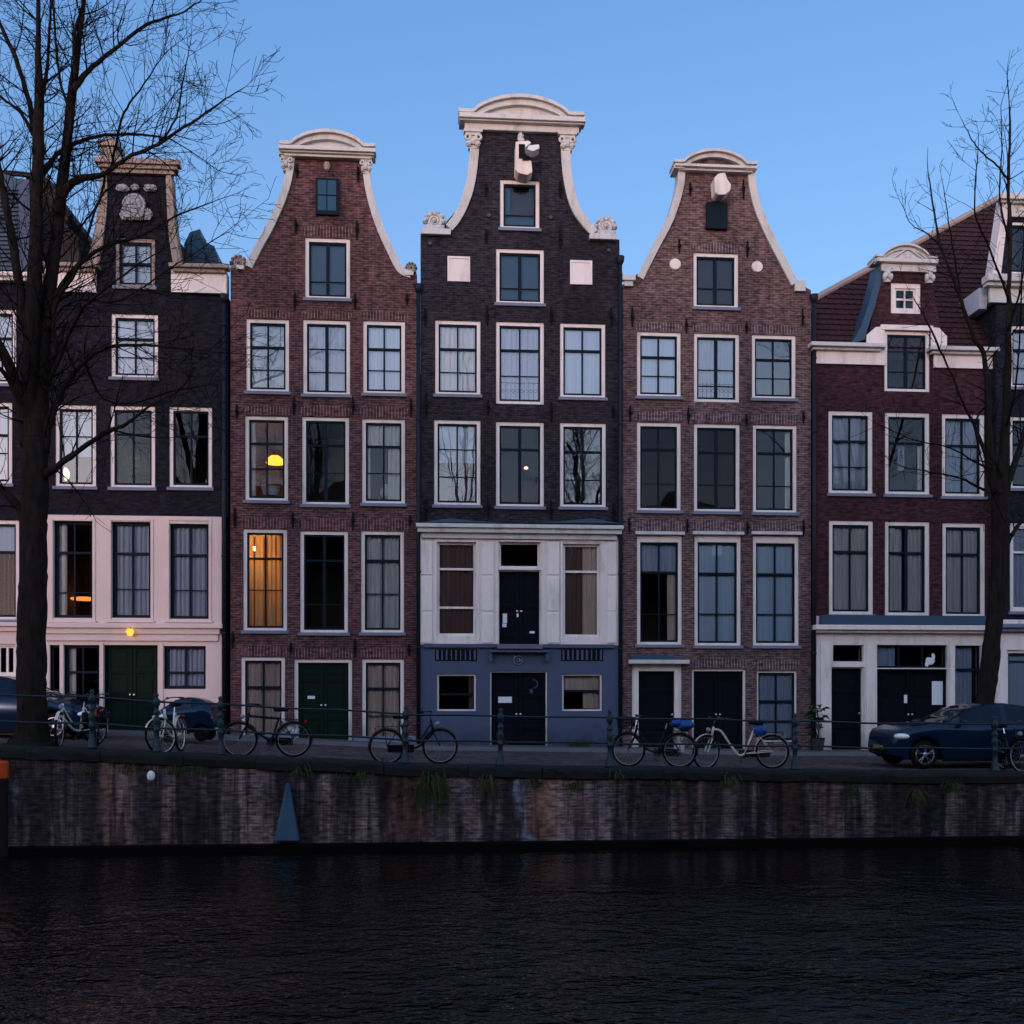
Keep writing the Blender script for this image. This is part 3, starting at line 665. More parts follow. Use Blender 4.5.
# dormer block behind on the right
q = [(184, 264), (184, 244), (190, 232), (200, 229), (201, 240), (214, 246), (218, 258), (218, 266)]
h.mk(MB().prism([P(a, b, YF + 2.5) for a, b in q], YF + 2.5, YF + 4), 'rear_dormer', 'lead')
h.pipe(224.5, 300, 732, .06)
house1 = h
# small lit wall lamp over the green door
wl = empty('wall_lamp', at(130, 632, YF - .25)); tag(wl, 'small glowing amber wall lamp above the dark green double door', 'wall lamp')
MB().lathe([(.07, .09), (.10, .0), (.06, -.10)], (0, 0, 0), 12).build('lamp_shade', 'amberwall', wl, smooth=True)
MB().tube([(0, .24, .02), (0, .12, .10), (0, 0, .11)], .015, 6).lathe([(.055, .22), (.055, .235)], (0, 0, 0), 10, 'y').build('bracket', 'iron', wl)
lamp_thing('table_lamp', 'glowing globe lamp behind the second-floor window nearest the left tree trunk', 'lamp', at(63, 474, YF + .8), .17, M['warmlamp'], 'globe')
lamp_thing('pendant_lamp', 'orange glow low in the window just right of the left tree trunk', 'lamp', at(84, 598, YF + 1.6), .36, M['dimlamp'], 'disc', 1.2)
lamp_thing('ceiling_lamp', 'faint pinkish lamp behind net curtain above the green door', 'lamp', at(125, 544, YF + .9), .10, M['dimlamp'], 'pendant', .4)

# ================================================================== leftmost house
h = House('canal_house', 'dark navy brick canal house at the left edge with a blue slatted dormer roof', -110, 44, 737)
for a in (-50, -108):
    h.win(a + 26 if a == -108 else -26, 309, a + 66 if a == -108 else 16, 384, glass='glass_sky', cur=BL)
    h.win(a + 22 if a == -108 else -30, 402, a + 62 if a == -108 else 12, 484, rails=(.38,), thin=(.62,), glass='glass_sky', cur=BL)
    h.win(a + 22 if a == -108 else -28, 520, a + 62 if a == -108 else 19, 620, rails=(.3,), thin=(), cols=1, glass='glass_dark', cur=[('blind', 'blind', 0, 1, 0, .3), ('fold', 'cur_brown', 0, 1, .3, 1)])
up = h.holes; h.holes = []
x0, x1 = h.x0, h.x1; zt = h.p(0, 622)[1]; ztop = h.p(0, 272)[1]
h.wall('upper_wall', [(x0, zt), (x1, zt), (x1, ztop), (x0, ztop)], 'brick_black', up)
h.win(-28, 644, 16, 676, rails=(), thin=(), cols=5, sm='white', fm='white', vthick=.03, fw=.05, glass='glass_dark', sill=False)
h.door(-95, 650, -60, 733)
h.wall('ground_floor_wall', [(x0, h.zb - .5), (x1, h.zb - .5), (x1, zt - .003), (x0, zt - .003)], 'stucco', h.holes, dy=-.03, t=.33)
h.cornice(-118, 47, [(622, 626, .2), (626, 631, .12)], mat='stucco')
h.cornice(-118, 50, [(270, 274, .32), (274, 279, .22)], name='eaves_cornice', mat='white')
h.shell(ztop, None, mat='brick_black')
# slatted dormer and curved side gable
q = [(-60, 272), (-60, 190), (-30, 172), (0, 172), (28, 182), (31, 272)]
d1 = MB().prism([P(a, b, YF + .5) for a, b in q], YF + .5, YF + 3.5)
for k in range(22):
    yy = 182 + k * 4.2; a = P(-40, yy, YF + .5); b = P(18, yy + 9, YF + .5)
    d1.box(a[0], b[0], YF + .44, YF + .497, b[1], b[1] + .035)
h.mk(d1, 'slatted_dormer', 'lead')
h.mk(MB().prism([P(a, b, YF + .3) for a, b in ((19, 272), (19, 178), (29, 180), (31, 272))], YF + .3, YF + .48), 'dormer_post', 'bluepaint')
q = [(26, 270), (26, 176), (42, 178), (54, 188), (62, 204), (70, 215), (66, 222), (68, 228), (78, 234), (80, 270)]
h.mk(MB().prism([P(a, b, YF + 1.2) for a, b in q], YF + 1.2, YF + 5), 'rear_gable', M['stone_worn'] if False else pmat('ochre_render', (.035, .03, .032), .9, .25, dirt=(.04, .04, .05), dirt_amt=.6))
h.mk(MB().tube([tuple(at(a, b, YF + 1.15)) for a, b in ((-10, 172), (20, 174), (42, 177), (54, 187), (62, 203), (71, 216))], .08, 8), 'gable_coping', 'slate')

# ================================================================== second: red brick neck gable
h = House('canal_house', 'red-brown brick canal house with arched cream pediment and two orange lit windows', 230.5, 417, 744)
h.win(305, 238, 350, 299, rails=(), thin=(.72,), pair=True, glass='glass', cur=[('blind', M['shutterblue'], 0, 1, 0, 1)])
h.win(246, 319, 289, 392, glass='glass_sky', cur=BL, thin=(.70,))
h.win(303, 320, 350, 395, glass='glass_sky', rails=(), thin=(.36, .70), pair=True, cur=SH)
h.win(363, 321, 405, 394, glass='glass_sky', thin=(.68,), cur=BL)
h.win(245, 416, 288, 501, rails=(.30,), thin=(.62,), glass='glass', lit='dim', cur=[('fold', 'cur_white', 0, .16, 0, 1)])
h.win(302, 417, 349, 505, rails=(.30,), thin=(.64,), pair=True, glass='glass_dark')
h.win(362, 419, 405, 504, rails=(.30,), thin=(.64,), glass='glass', cur=[('fold', 'cur_white', .0, .12, 0, 1), ('fold', 'cur_white', .62, 1, 0, 1), ('fold', 'cur_white', .12, .62, 0, .30)])
h.win(243, 529, 287, 631, rails=(.27,), thin=(.60,), glass='glass_dark', lit='dim', cur=[('fold', 'cur_warm', 0, .16, 0, 1), ('fold', 'cur_warm', .20, .42, .0, 1), ('fold', 'cur_warm', .54, .74, 0, 1), ('fold', 'cur_warm', .80, 1, 0, 1)], roomd=2.0)
h.win(300, 531, 348, 633, rails=(.27,), thin=(.73,), pair=True, glass='glass_dark')
h.win(361, 531, 404, 633, rails=(.27,), thin=(.62,), glass='glass_dark', cur=[('fold', 'cur_white', 0, .48, 0, 1), ('fold', 'cur_white', .52, 1, 0, 1)])
h.win(241, 657, 285, 742, rails=(.34,), thin=(), glass='glass_dark', cur=[('fold', 'cur_beige', 0, 1, 0, 1)], sill=False)
h.win(362, 659, 404, 742, rails=(.34,), thin=(.7,), glass='glass_dark', cur=[('fold', 'cur_beige', 0, 1, 0, 1)], sill=False)
h.door(294, 659, 352, 742, dm='doorgreen', panels=(.30, .78))
x0, x1 = h.x0, h.x1
L = [(233, 268), (246, 266), (256, 248), (267, 227), (279, 200), (285, 178), (288, 158), (291, 146)]
R = [(365, 148), (369, 160), (370, 180), (375, 203), (383, 228), (393, 251), (401, 268), (404, 274)]
h.wall('facade_wall', [(x0, h.zb - .5), (x1, h.zb - .5), (x1, h.p(410, 274)[1])] + [h.p(*q) for q in R[::-1]] + [h.p(*q) for q in L[::-1]] + [(x0, h.p(236, 268)[1])], 'brick_red', h.holes)
h.ribbon([(246, 266), (256, 246), (267, 226), (279, 199), (285.5, 177), (288, 158)], .19, -1)
h.ribbon([(369, 160), (371, 182), (376, 205), (384, 229), (394, 251), (403, 268), (412, 272)], .19, -1)
h.cornice(229, 250, [(265, 269, .12)], name='shoulder_coping'); h.cornice(398, 420, [(271, 275, .12)], name='shoulder_coping')
volute(h, 238, 262, .17, flip=-1, mat='stone_worn'); volute(h, 411, 267, .12, mat='stone_worn')
capital(h, 287, 155, 172, .30); capital(h, 366.5, 158, 175, .30)
h.cornice(279, 376, [(146, 150, .34), (150, 153, .26), (153, 157, .18)], name='entablature')
pediment(h, 279, 375, 141.5, 128.5, 141, 8.5, ybase=146.5)
X0, X1, Z0, Z1 = h.rect(316, 180, 339, 216)
hm = MB().box(X0, X1, h.y - .10, h.y - .004, Z0, Z1)
hb = h.mk(hm, 'loft_hatch', 'sash')
gm = MB()
for i in range(2):
    for j in range(2):
        a = X0 + .06 + (X1 - X0 - .1) / 2 * i; c = Z0 + .1 + (Z1 - Z0 - .12) / 2 * j
        gm.box(a, a + (X1 - X0 - .1) / 2 - .03, h.y - .115, h.y - .103, c, c + (Z1 - Z0 - .12) / 2 - .04)
h.mk(gm, 'hatch_glass', 'shutterblue', hb)
h.mk(MB().tube([tuple(at(327, 170, h.y)), tuple(at(327, 167, h.y - .25)), tuple(at(327, 170, h.y - .35))], .04, 6).blob(tuple(at(327, 166, h.y - .03)), (.09, .06, .12), 2), 'hoist_hook', 'stone_worn')
for a, b, t, u in ((246, 289, 309, 318), (303, 350, 310, 319), (363, 405, 311, 320), (245, 288, 405, 415), (302, 349, 405, 416), (362, 405, 406, 418), (243, 287, 517, 528), (300, 348, 518, 530), (361, 404, 518, 530), (241, 285, 645, 656), (294, 352, 647, 658), (362, 404, 647, 658), (305, 350, 225, 237)):
    h.arch(a, b, t, u, 'arch_red')
h.anchors([(295, 302), (355, 302), (407, 300), (297, 172), (358, 175), (296, 227), (357, 231), (237, 412), (294, 406), (353, 407), (411, 408), (235, 518), (293, 520), (353, 521), (410, 521), (233, 640), (291, 648), (355, 648), (409, 650)])
h.mk(MB().box(x0 + .02, h.p(294, 740)[0] - .05, h.y - .06, h.y - .004, h.zb - .3, h.zb + .28), 'plinth', 'sill')
h.mk(MB().box(h.p(352, 740)[0] + .05, x1 - .02, h.y - .06, h.y - .004, h.zb - .3, h.zb + .24), 'plinth', 'sill')
h.shell(h.p(320, 275)[1], h.p(327, 165)[1], mat='brick_red')
X, Z = h.p(307, 697); h.mk(MB().box(X, X + .2, h.y + .122, h.y + .13, Z - .05, Z + .03), 'door_notice', 'paper')
h.pipe(418.5, 290, 745, .055)
M['pale'] = pmat('pale_ceramic', (.42, .50, .62), .4, .1, bump=0)
def on_sill(name, label, cat, px, py, build):
    root = empty(name, at(px, py, YF + .42)); tag(root, label, cat); build(root)
on_sill('basket', 'pale woven basket on the sill of the window with the yellow lampshade', 'basket', 271, 496, lambda r: (MB().lathe([(.20, 0), (.27, .20), (.28, .22), (.24, .20)], (0, 0, 0), 16).build('bowl', 'pale', r), MB().torus((0, 0, .22), .27, .02, 'z', 20, 6).build('rim', 'pale', r)))
on_sill('vase', 'round pale blue vase on the sill, second floor right window of the red house', 'vase', 386, 499, lambda r: (MB().lathe([(.06, 0), (.15, .08), (.17, .18), (.13, .28), (.06, .32), (.07, .36)], (0, 0, 0), 16).build('body', 'pale', r, smooth=True), MB().lathe([(.07, .36), (.085, .38), (.07, .40)], (0, 0, 0), 16).build('lip', 'pale', r)))
def plant_in(r):
    MB().lathe([(.10, 0), (.14, .2), (.15, .22), (.12, .21)], (0, 0, 0), 12).build('pot', 'pot', r)
    q = random.Random(4); m = MB()
    for i in range(50):
        a = q.uniform(0, 2 * PI); L_ = q.uniform(.12, .3); c0 = Vector((q.uniform(-.12, .12), q.uniform(-.06, .06), q.uniform(.2, .7))); d = Vector((math.cos(a), math.sin(a) * .4, q.uniform(-.2, .7))).normalized()
        sd_ = Vector((-d.z, 0, d.x)).normalized() * L_ * .22; m.add([c0, c0 + d * L_ * .5 + sd_, c0 + d * L_, c0 + d * L_ * .5 - sd_], [(0, 1, 2, 3)])
    m.build('leaves', 'leaf', r)
on_sill('potted_plant', 'dark leafy plant on the sill of the second floor right window, bell gable house', 'plant', 573, 501, plant_in)
on_sill('potted_plant', 'dark plant behind the ground-floor shop window at the right frame edge', 'plant', 1017, 716, plant_in)
on_sill('potted_plant', 'dark bushy plant behind the second floor middle window of the stucco fronted house', 'plant', 132, 483, plant_in)
lamp_thing('pendant_lamp', 'wide yellow glowing lampshade in the second-floor left window of the red brick house', 'lamp', at(275, 461, YF + 1.0), .26, M['amber'], 'pendant', 1.0)
lamp_thing('ceiling_lamp', 'bright ceiling lamp behind the orange lit curtains of the first-floor window', 'lamp', at(256, 548, YF + .85), .13, M['ceillamp'], 'disc', .3)

# ================================================================== third: tall bell gable
h = House('canal_house', 'tallest dark brick house with cream bell gable above a slate blue ground floor', 420.5, 619.5, 750)
h.win(500, 180, 539.5, 229, rails=(), thin=(.72,), cols=1, glass='glass', cur=[('blind', M['shutterblue'], 0, .22, 0, 1), ('blind', M['shutterblue'], .22, 1, .74, 1)])
h.win(496, 249, 544, 304, rails=(), thin=(.72,), pair=True, glass='glass', cur=[('blind', M['shutterblue'], 0, 1, 0, 1)])
h.win(435, 320.5, 480.5, 395, rails=(.36,), thin=(.70,), glass='glass_sky', cur=SW)
h.win(496, 322, 544, 404, guard=True, rails=(.32,), thin=(.66,), glass='glass_sky', cur=SH, sill=False)
h.win(560, 323.5, 605.5, 398, rails=(.34,), thin=(), glass='glass_sky', cur=BL)
h.win(434, 420, 480.5, 505.5, rails=(), thin=(.32, .67), glass='glass_sky', cur=[('fold', 'cur_brown', .2, .8, .48, 1), ('blind', 'blind', 0, 1, 0, .48)])
h.win(496, 422, 544, 507, rails=(.30,), thin=(), pair=True, glass='glass')
h.win(560, 423, 606, 507.5, rails=(.32,), thin=(.68,), glass='glass_sky')
up = h.holes; h.holes = []
x0, x1 = h.x0, h.x1
zt = h.p(520, 534)[1]
Lp = [(452, 231), (459, 224), (466, 207), (471, 181), (473, 150), (475, 122)]
Rp = [(565, 124), (567, 152), (571, 188), (578, 210), (588, 230), (592, 238)]
h.wall('upper_wall', [(x0, zt), (x1, zt), (x1, h.p(604, 239)[1])] + [h.p(*q) for q in Rp[::-1]] + [h.p(*q) for q in Lp[::-1]] + [(x0, h.p(436, 234)[1])], 'brick_grey', up)
h.ribbon([(446, 226), (453, 217), (460, 203), (466, 183), (469.5, 155), (470, 130)], .22, -1, w1=.26, mat='cream')
h.ribbon([(570, 132), (570, 158), (573, 186), (579, 207), (588, 221), (597, 231)], .26, -1, w1=.22, mat='cream')
h.cornice(416, 456, [(228, 234, .16)], name='shoulder_coping'); h.cornice(585, 622, [(233, 239, .16)], name='shoulder_coping')
volute(h, 434.5, 220.5, .23, flip=-1); volute(h, 606, 226, .23)
capital(h, 473, 132, 150, .42); capital(h, 567, 135, 152, .42)
h.cornice(459, 585, [(114, 119, .36), (119, 122, .28), (122, 131, .14)], name='entablature')
pediment(h, 458.5, 584.5, 109.5, 93.5, 109, 9, ybase=115)
for (a, b, c, d) in ((447.5, 257, 470, 282), (570, 261, 592, 285)):
    X0, X1, Z0, Z1 = h.rect(a, b, c, d)
    m = MB().box(X0, X0 + .06, h.y - .05, h.y - .003, Z0, Z1).box(X1 - .06, X1, h.y - .05, h.y - .003, Z0, Z1).box(X0 + .06, X1 - .06, h.y - .05, h.y - .003, Z0, Z0 + .06).box(X0 + .06, X1 - .06, h.y - .05, h.y - .003, Z1 - .06, Z1).box(X0 + .06, X1 - .06, h.y - .03, h.y - .003, Z0 + .06, Z1 - .06)
    h.mk(m, 'blind_window_panel', 'white')
# hoist housing
q = [(514, 178), (514.5, 150), (527, 149), (530, 151), (524, 156), (521, 166), (530, 169), (531, 180), (526, 183), (517, 181)]
hh = h.mk(MB().prism([h.p(a, b) for a, b in q], h.y - .45, h.y - .004), 'hoist_box', 'white', bevel=.02)
h.mk(MB().box(h.p(517.5, 0)[0], h.p(523.5, 0)[0], h.y - .47, h.y - .452, h.p(520, 167)[1], h.p(520, 153)[1]), 'hoist_opening', 'iron', hh)
h.mk(MB().prism([P(a, b, h.y - .5) for a, b in ((526, 155), (528, 151), (538, 150), (538.5, 154), (532, 157))], h.y - .8, h.y - .455), 'hoist_cover', 'paper', hh, bevel=.02)
h.mk(MB().box(h.p(521, 0)[0], h.p(527.5, 0)[0], h.y - .49, h.y - .455, h.p(524, 169)[1], h.p(524, 163)[1]), 'hoist_wheel', 'iron', hh)
h.mk(MB().blob(tuple(at(520.5, 136, h.y - .05)), (.08, .07, .09), 4, 6, .2).blob(tuple(at(521, 140, h.y - .05)), (.1, .06, .07), 5, 6, .2), 'crest_ornament', 'cream')
for px, py in ((430, 243), (609, 250), (489, 215), (551, 217)):
    h.mk(MB().lathe([(.05, 0), (.06, .03), (.03, .06)][::-1], tuple(at(px, py, h.y - .06)), 8, 'y'), 'wall_bolt', 'lead')
h.anchors([(487, 316), (551, 316), (611, 318), (425, 318), (488, 408), (551, 412), (613, 412), (426, 405), (488, 508), (551, 510), (486, 237), (560, 240), (486, 190), (560, 190), (426, 510), (613, 512)], .5)
# white shopfront storey
h.win(437, 542, 476, 636, rails=(.28, .70), thin=(), cols=1, sm='white', fw=.03, sw=.04, cur=[('fold', 'cur_brown', 0, 1, 0, 1)], glass='glass_dark', sill=False)
h.win(563, 544, 600, 637, rails=(.29,), thin=(), cols=1, sm='white', fw=.03, sw=.04, cur=[('fold', 'cur_brown', 0, .55, 0, 1), ('fold', 'cur_beige', .55, 1, 0, 1)], glass='glass_dark', sill=False)
h.win(499, 542, 540, 568, rails=(), thin=(), cols=1, sm='white', fw=.03, sw=.03, glass='glass_dark', sill=False)
a_, b_, c_, d_ = h.door(498, 570, 541, 645, fm='white', dm='doorblack', fw=.035, panels=(.12, .52))
wh = h.holes; h.holes = []
zm = h.p(520, 645)[1]
h.wall('shopfront_wall', [(x0 + .01, zm), (x1 - .03, zm), (x1 - .03, zt - .002), (x0 + .01, zt - .002)], 'white', wh, dy=-.04, t=.34)
h.cornice(416, 623, [(524, 528, .34), (528, 533, .26), (533, 539, .14)], name='shopfront_cornice', mat='cream')
h.mk(MB().prism([h.p(*q) for q in ((421, 524), (450, 520), (478, 523), (520, 525), (560, 523), (590, 520), (618, 525))], h.y - .30, h.y - .004), 'lead_flashing', 'lead')
m = MB()
for (xa, xb) in ((421.5, 432), (481.5, 493.5), (547, 559), (607, 616)):
    m = MB()
    for (ya, yb) in ((543, 575), (577.5, 611), (613.5, 643)):
        X0, X1, Z0, Z1 = h.rect(xa, ya, xb, yb)
        m.box(X0, X1, h.y - .085, h.y - .042, Z0, Z1)
    X0, X1, Z0, Z1 = h.rect(xa - .4, 542, xb + .4, 644)
    m.box(X0, X1, h.y - .06, h.y - .0425, Z0, Z1)
    h.mk(m, 'pilaster', 'white', bevel=.01)
for (xa, xb) in ((434.5, 479), (496, 543.5), (560.5, 603)):
    X0, X1, Z0, Z1 = h.rect(xa, 540, xb, 643)
    h.mk(MB().box(X0, X0 + .055, h.y - .07, h.y - .042, Z0, Z1).box(X1 - .055, X1, h.y - .07, h.y - .042, Z0, Z1).box(X0 + .055, X1 - .055, h.y - .065, h.y - .042, Z1 - .06, Z1), 'window_surround', 'white')
for px, py, w_, hh_ in ((503, 618, .12, .26), (502.5, 625, .12, .1), (530, 632, .14, .06), (517, 615, .05, .1)):
    X, Z = h.p(px, py); h.mk(MB().box(X, X + w_, h.y + .10, h.y + .118, Z - hh_ / 2, Z + hh_ / 2), 'door_notice', 'paper')
h.win(437, 674, 476, 711, rails=(.55,), thin=(), cols=1, fw=.05, sw=.02, glass='glass_dark', cur=[('fold', 'cur_brown', .85, 1, 0, 1)], sill=False)
h.win(562, 674, 602, 711, rails=(.45,), thin=(), cols=1, fw=.05, sw=.02, glass='glass_dark', cur=[('fold', 'cur_beige', .55, 1, 0, 1), ('blind', 'cur_beige', 0, .55, 0, .42)], sill=False)
h.door(490, 671, 547.5, 750, fm='white', dm='doorblack', fw=.04, panels=(.28, .7))
h.wall('ground_floor_wall', [(x0, h.zb - .5), (x1 - .03, h.zb - .5), (x1 - .03, zm - .002), (x0, zm - .002)], 'bluepaint', h.holes, dy=-.02, t=.32)
h.cornice(417, 622, [(644, 648, .1)], name='string_course', mat='bluepaint')
for (xa, xb) in ((435, 477), (561, 603)):
    m = MB(); X0, X1, Z0, Z1 = h.rect(xa, 649, xb, 661)
    m.box(X0, X1, h.y - .03, h.y - .022, Z0, Z1)
    g = h.mk(m, 'grille_opening', 'iron')
    m = MB()
    for k in range(9):
        x = X0 + (X1 - X0) * (k + .5) / 9; w_ = random.Random(k + xa).uniform(.01, .035); m.box(x - w_, x + w_, h.y - .045, h.y - .031, Z0 + .03, Z1 - .02)
    h.mk(m, 'grille_bars', 'bluepaint', g)
X0, X1, Z0, Z1 = h.rect(489, 650.5, 548, 652.5)
h.mk(MB().box(X0, X1, h.y - .26, h.y - .024, Z0, Z1).box(X0, X0 + .08, h.y - .2, h.y - .024, Z0 - .25, Z0 - .002).box(X1 - .08, X1, h.y - .2, h.y - .024, Z0 - .25, Z0 - .002), 'door_canopy', 'bluepaint')
c = at(518.5, 660, h.y - .05)
h.mk(MB().torus(c, .12, .014).torus((c.x, c.y, c.z), .045, .012).box(c.x - .13, c.x - .105, c.y - .01, c.y + .01, c.z - .1, c.z + .14).torus((c.x + .05, c.y, c.z - .01), .03, .01), 'round_emblem', 'chrome')
X, Z = h.p(498.5, 700); h.mk(MB().box(X, X + .38, h.y + .118, h.y + .13, Z - .08, Z + .09), 'door_notice', 'paper')
X, Z = h.p(534, 684); h.mk(MB().torus((X, h.y + .12, Z), .11, .022, a0=-1.6, a1=1.8).blob((X - .06, h.y + .12, Z - .2), (.05, .012, .06), 3), 'door_wreath', 'lead')
h.shell(h.p(520, 240)[1], h.p(520, 130)[1], mat='brick_grey')
h.pipe(619.8, 262, 745, .055)
lamp_thing('pendant_lamp', 'tiny warm lamp in the dark middle window of the tall bell gable house', 'lamp', at(526, 468, YF + 1.3), .06, M['warmlamp'], 'pendant', .8)

# ================================================================== fourth: plum brick
h = House('canal_house', 'plum brick canal house with white wrapped hoist and two round wall plates', 622.5, 811, 751)
h.win(693.5, 253, 738.5, 308, rails=(), thin=(.64,), pair=True, cur=[('blind', M['slate'], 0, 1, 0, 1)], glass='glass')
h.win(637, 332, 681, 397, rails=(.36,), thin=(.68,), glass='glass_sky', cur=BL)
h.win(694, 333.5, 739.5, 402, guard=True, rails=(), thin=(.52, .78), pair=True, glass='glass_sky', cur=SH, sill=False)
h.win(752, 335, 796, 399, rails=(.36,), thin=(.68,), glass='glass_sky')
h.win(637, 422.5, 681, 511, rails=(.28,), thin=(.70,), glass='glass_dark')
h.win(694, 424, 740, 512, rails=(.30,), thin=(.70,), glass='glass_dark', pair=True)
h.win(753, 425, 797, 513, rails=(.30,), thin=(.70,), glass='glass', cur=[('fold', 'cur_white', .82, 1, 0, 1)])
h.win(637, 535, 682, 645, rails=(.30,), thin=(.72,), topw=.2, glass='glass_dark', cur=[('fold', 'cur_grey', 0, 1, 0, .3), ('fold', 'cur_beige', .74, .96, .3, 1)])
h.win(694.5, 535, 741, 646, rails=(.31,), thin=(.71,), topw=.2, glass='glass', cur=BL)
h.win(753, 536, 799, 646, rails=(.31,), thin=(.71,), topw=.2, glass='glass', cur=BL)
h.door(632, 664, 682, 752, dm='doorblack', fw=.2, leaves=1, panels=(.3, .75))
h.door(692, 669, 746, 752, dm='doorblack', fw=.06, panels=(.05, .9))
h.win(757, 671, 797, 742, rails=(.42,), thin=(.72,), cur=SH, fw=.05, glass='glass', sill=False)
x0, x1 = h.x0, h.x1
Lp = [(640, 272), (655, 243), (670, 214), (679, 186), (681, 166)]
Rp = [(751, 168), (753, 190), (759, 211), (771, 238), (784, 262), (793, 280)]
tp = [h.p(*q) for q in ((681, 162), (695, 153), (715, 148), (735, 154), (751, 165))]
h.wall('facade_wall', [(x0, h.zb - .5), (x1, h.zb - .5), (x1, h.p(802, 290)[1])] + [h.p(*q) for q in Rp[::-1]] + tp[::-1] + [h.p(*q) for q in Lp[::-1]] + [(x0, h.p(630, 285)[1])], 'brick_plum', h.holes)
h.ribbon([(636.5, 277), (651, 248), (667, 217), (676, 188), (678, 168)], .2, -1)
h.ribbon([(754, 170), (756, 190), (762, 212), (774, 239), (787, 264), (797, 283)], .2, -1)
h.cornice(618, 641, [(275, 280, .16), (280, 286, .1)], name='shoulder_coping', mat='cream'); h.cornice(790, 813, [(280, 291, .12)], name='shoulder_coping')
h.cornice(674, 757.5, [(164, 167, .28), (167, 171, .18)], name='entablature')
pediment(h, 674.5, 757.5, 160, 148, 160, 7, tym='brick_plum', ybase=164.5)
m = MB(); X0, X1, Z0, Z1 = h.rect(705.5, 204, 726.5, 230.5)
h.mk(m.box(X0, X1, h.y - .12, h.y - .004, Z0, Z1), 'loft_hatch', 'sash', bevel=.01)
q = [(710, 202), (709, 187), (713, 183), (720, 182), (722, 188), (726, 194), (725, 200), (720, 204), (713, 204)]
h.mk(MB().prism([h.p(a, b) for a, b in q], h.y - .55, h.y - .125), 'hoist_cover', 'white', bevel=.04)
for px, py in ((675, 264.5), (757, 267)):
    h.mk(MB().lathe([(.02, -.06), (.15, -.05), (.165, -.02), (.16, 0)], tuple(at(px, py, h.y)), 16, 'y'), 'round_wall_plate', 'white')
for (a, b) in ((635, 684), (692.5, 743), (751, 801)):
    X0, X1, Z0, Z1 = h.rect(a, 532, b, 535); h.mk(MB().box(X0, X1, h.y - .12, h.y - .004, Z0, Z1), 'window_hood', 'cream')
X0, X1, Z0, Z1 = h.rect(628, 660, 687.5, 664)
dc = h.mk(MB().box(X0, X1, h.y - .24, h.y - .004, Z0, Z1), 'door_cornice', 'cream', bevel=.01)
h.mk(MB().prism([h.p(*q) for q in ((629, 660), (634, 656), (657, 654.5), (668, 656), (686, 659.5))], h.y - .2, h.y - .004), 'lead_flashing', 'lead', dc)
for a, b, t, u in ((637, 681, 322, 331), (694, 740, 323, 332), (752, 796, 325, 334), (637, 681, 411, 421), (694, 740, 412, 422), (753, 797, 414, 424), (637, 682, 520, 531), (694, 741, 520, 531), (753, 799, 521, 531), (692, 746, 657, 668), (757, 797, 659, 670), (694, 739, 243, 252)):
    h.arch(a, b, t, u, 'arch_plum')
h.anchors([(690, 190), (743, 190), (686, 326), (746, 328), (802, 318), (632, 318), (630, 414), (688, 416), (746, 420), (803, 418), (629, 525), (687, 526), (747, 528), (803, 528), (679, 247), (747, 250)])
h.shell(h.p(715, 292)[1], h.p(715, 175)[1], mat='brick_plum')
h.pipe(813.2, 300, 748, .06)

# ================================================================== fifth: maroon brick with dormer gable
h = House('canal_house', 'maroon brick canal house with small pedimented gable, tiled roof and white shopfront', 814.5, 995.5, 751)
h.win(884.5, 331, 930, 391.5, rails=(), thin=(.3, .68), pair=True, glass='glass', sill=False)
h.win(828.5, 411, 873, 494, rails=(.34,), thin=(.68,), glass='glass', cur=SH, fw=.12)
h.win(885, 412.5, 930, 495, rails=(.35,), thin=(), cols=1, glass='glass', fw=.12, cur=[('fold', 'cur_white', .84, 1, .35, 1), ('fold', 'cur_grey', .3, .48, .35, .7)])
h.win(942, 414, 985, 497, rails=(.36,), thin=(), glass='glass', cur=SH, fw=.12)
h.win(829, 520.5, 873.5, 615, rails=(.31,), thin=(), glass='glass', cur=[('fold', 'cur_white', 0, 1, 0, 1)], fw=.12)
h.win(885, 521.5, 930, 616, rails=(.31,), thin=(), pair=True, glass='glass', cur=[('fold', 'cur_white', 0, .42, 0, 1), ('fold', 'cur_white', .5, 1, 0, 1)], fw=.12)
h.win(942.5, 523, 985.5, 617.5, rails=(.31,), thin=(), glass='glass', cur=[('fold', 'cur_white', 0, 1, 0, 1)], fw=.12)
x0, x1 = h.x0, h.x1; zt = h.p(905, 616.5)[1]
zc = h.p(905, 352)[1]; xa, xb = h.p(868, 0)[0], h.p(946, 0)[0]; zg = h.p(905, 341)[1]
up = h.holes; h.holes = []
gl = [(946, 345), (941, 330), (936, 305), (931, 275), (930, 258)]; gr = [(882, 255), (880, 275), (876, 300), (870, 328), (867, 343)]
h.holes = []
h.win(891, 283, 921, 313.5, rails=(.5,), thin=(), sm='white', fw=.14, glass='glass', sill=False, roomd=1.0)
dorm = h.holes; h.holes = []
h.wall('facade_wall', [(x0, zt), (x1, zt), (x1, zc), h.p(946, 352), h.p(946, 345)] + [h.p(*q) for q in gl[1:]] + [h.p(*q) for q in gr] + [h.p(867, 351), (x0, zc)], 'brick_maroon', up + dorm)
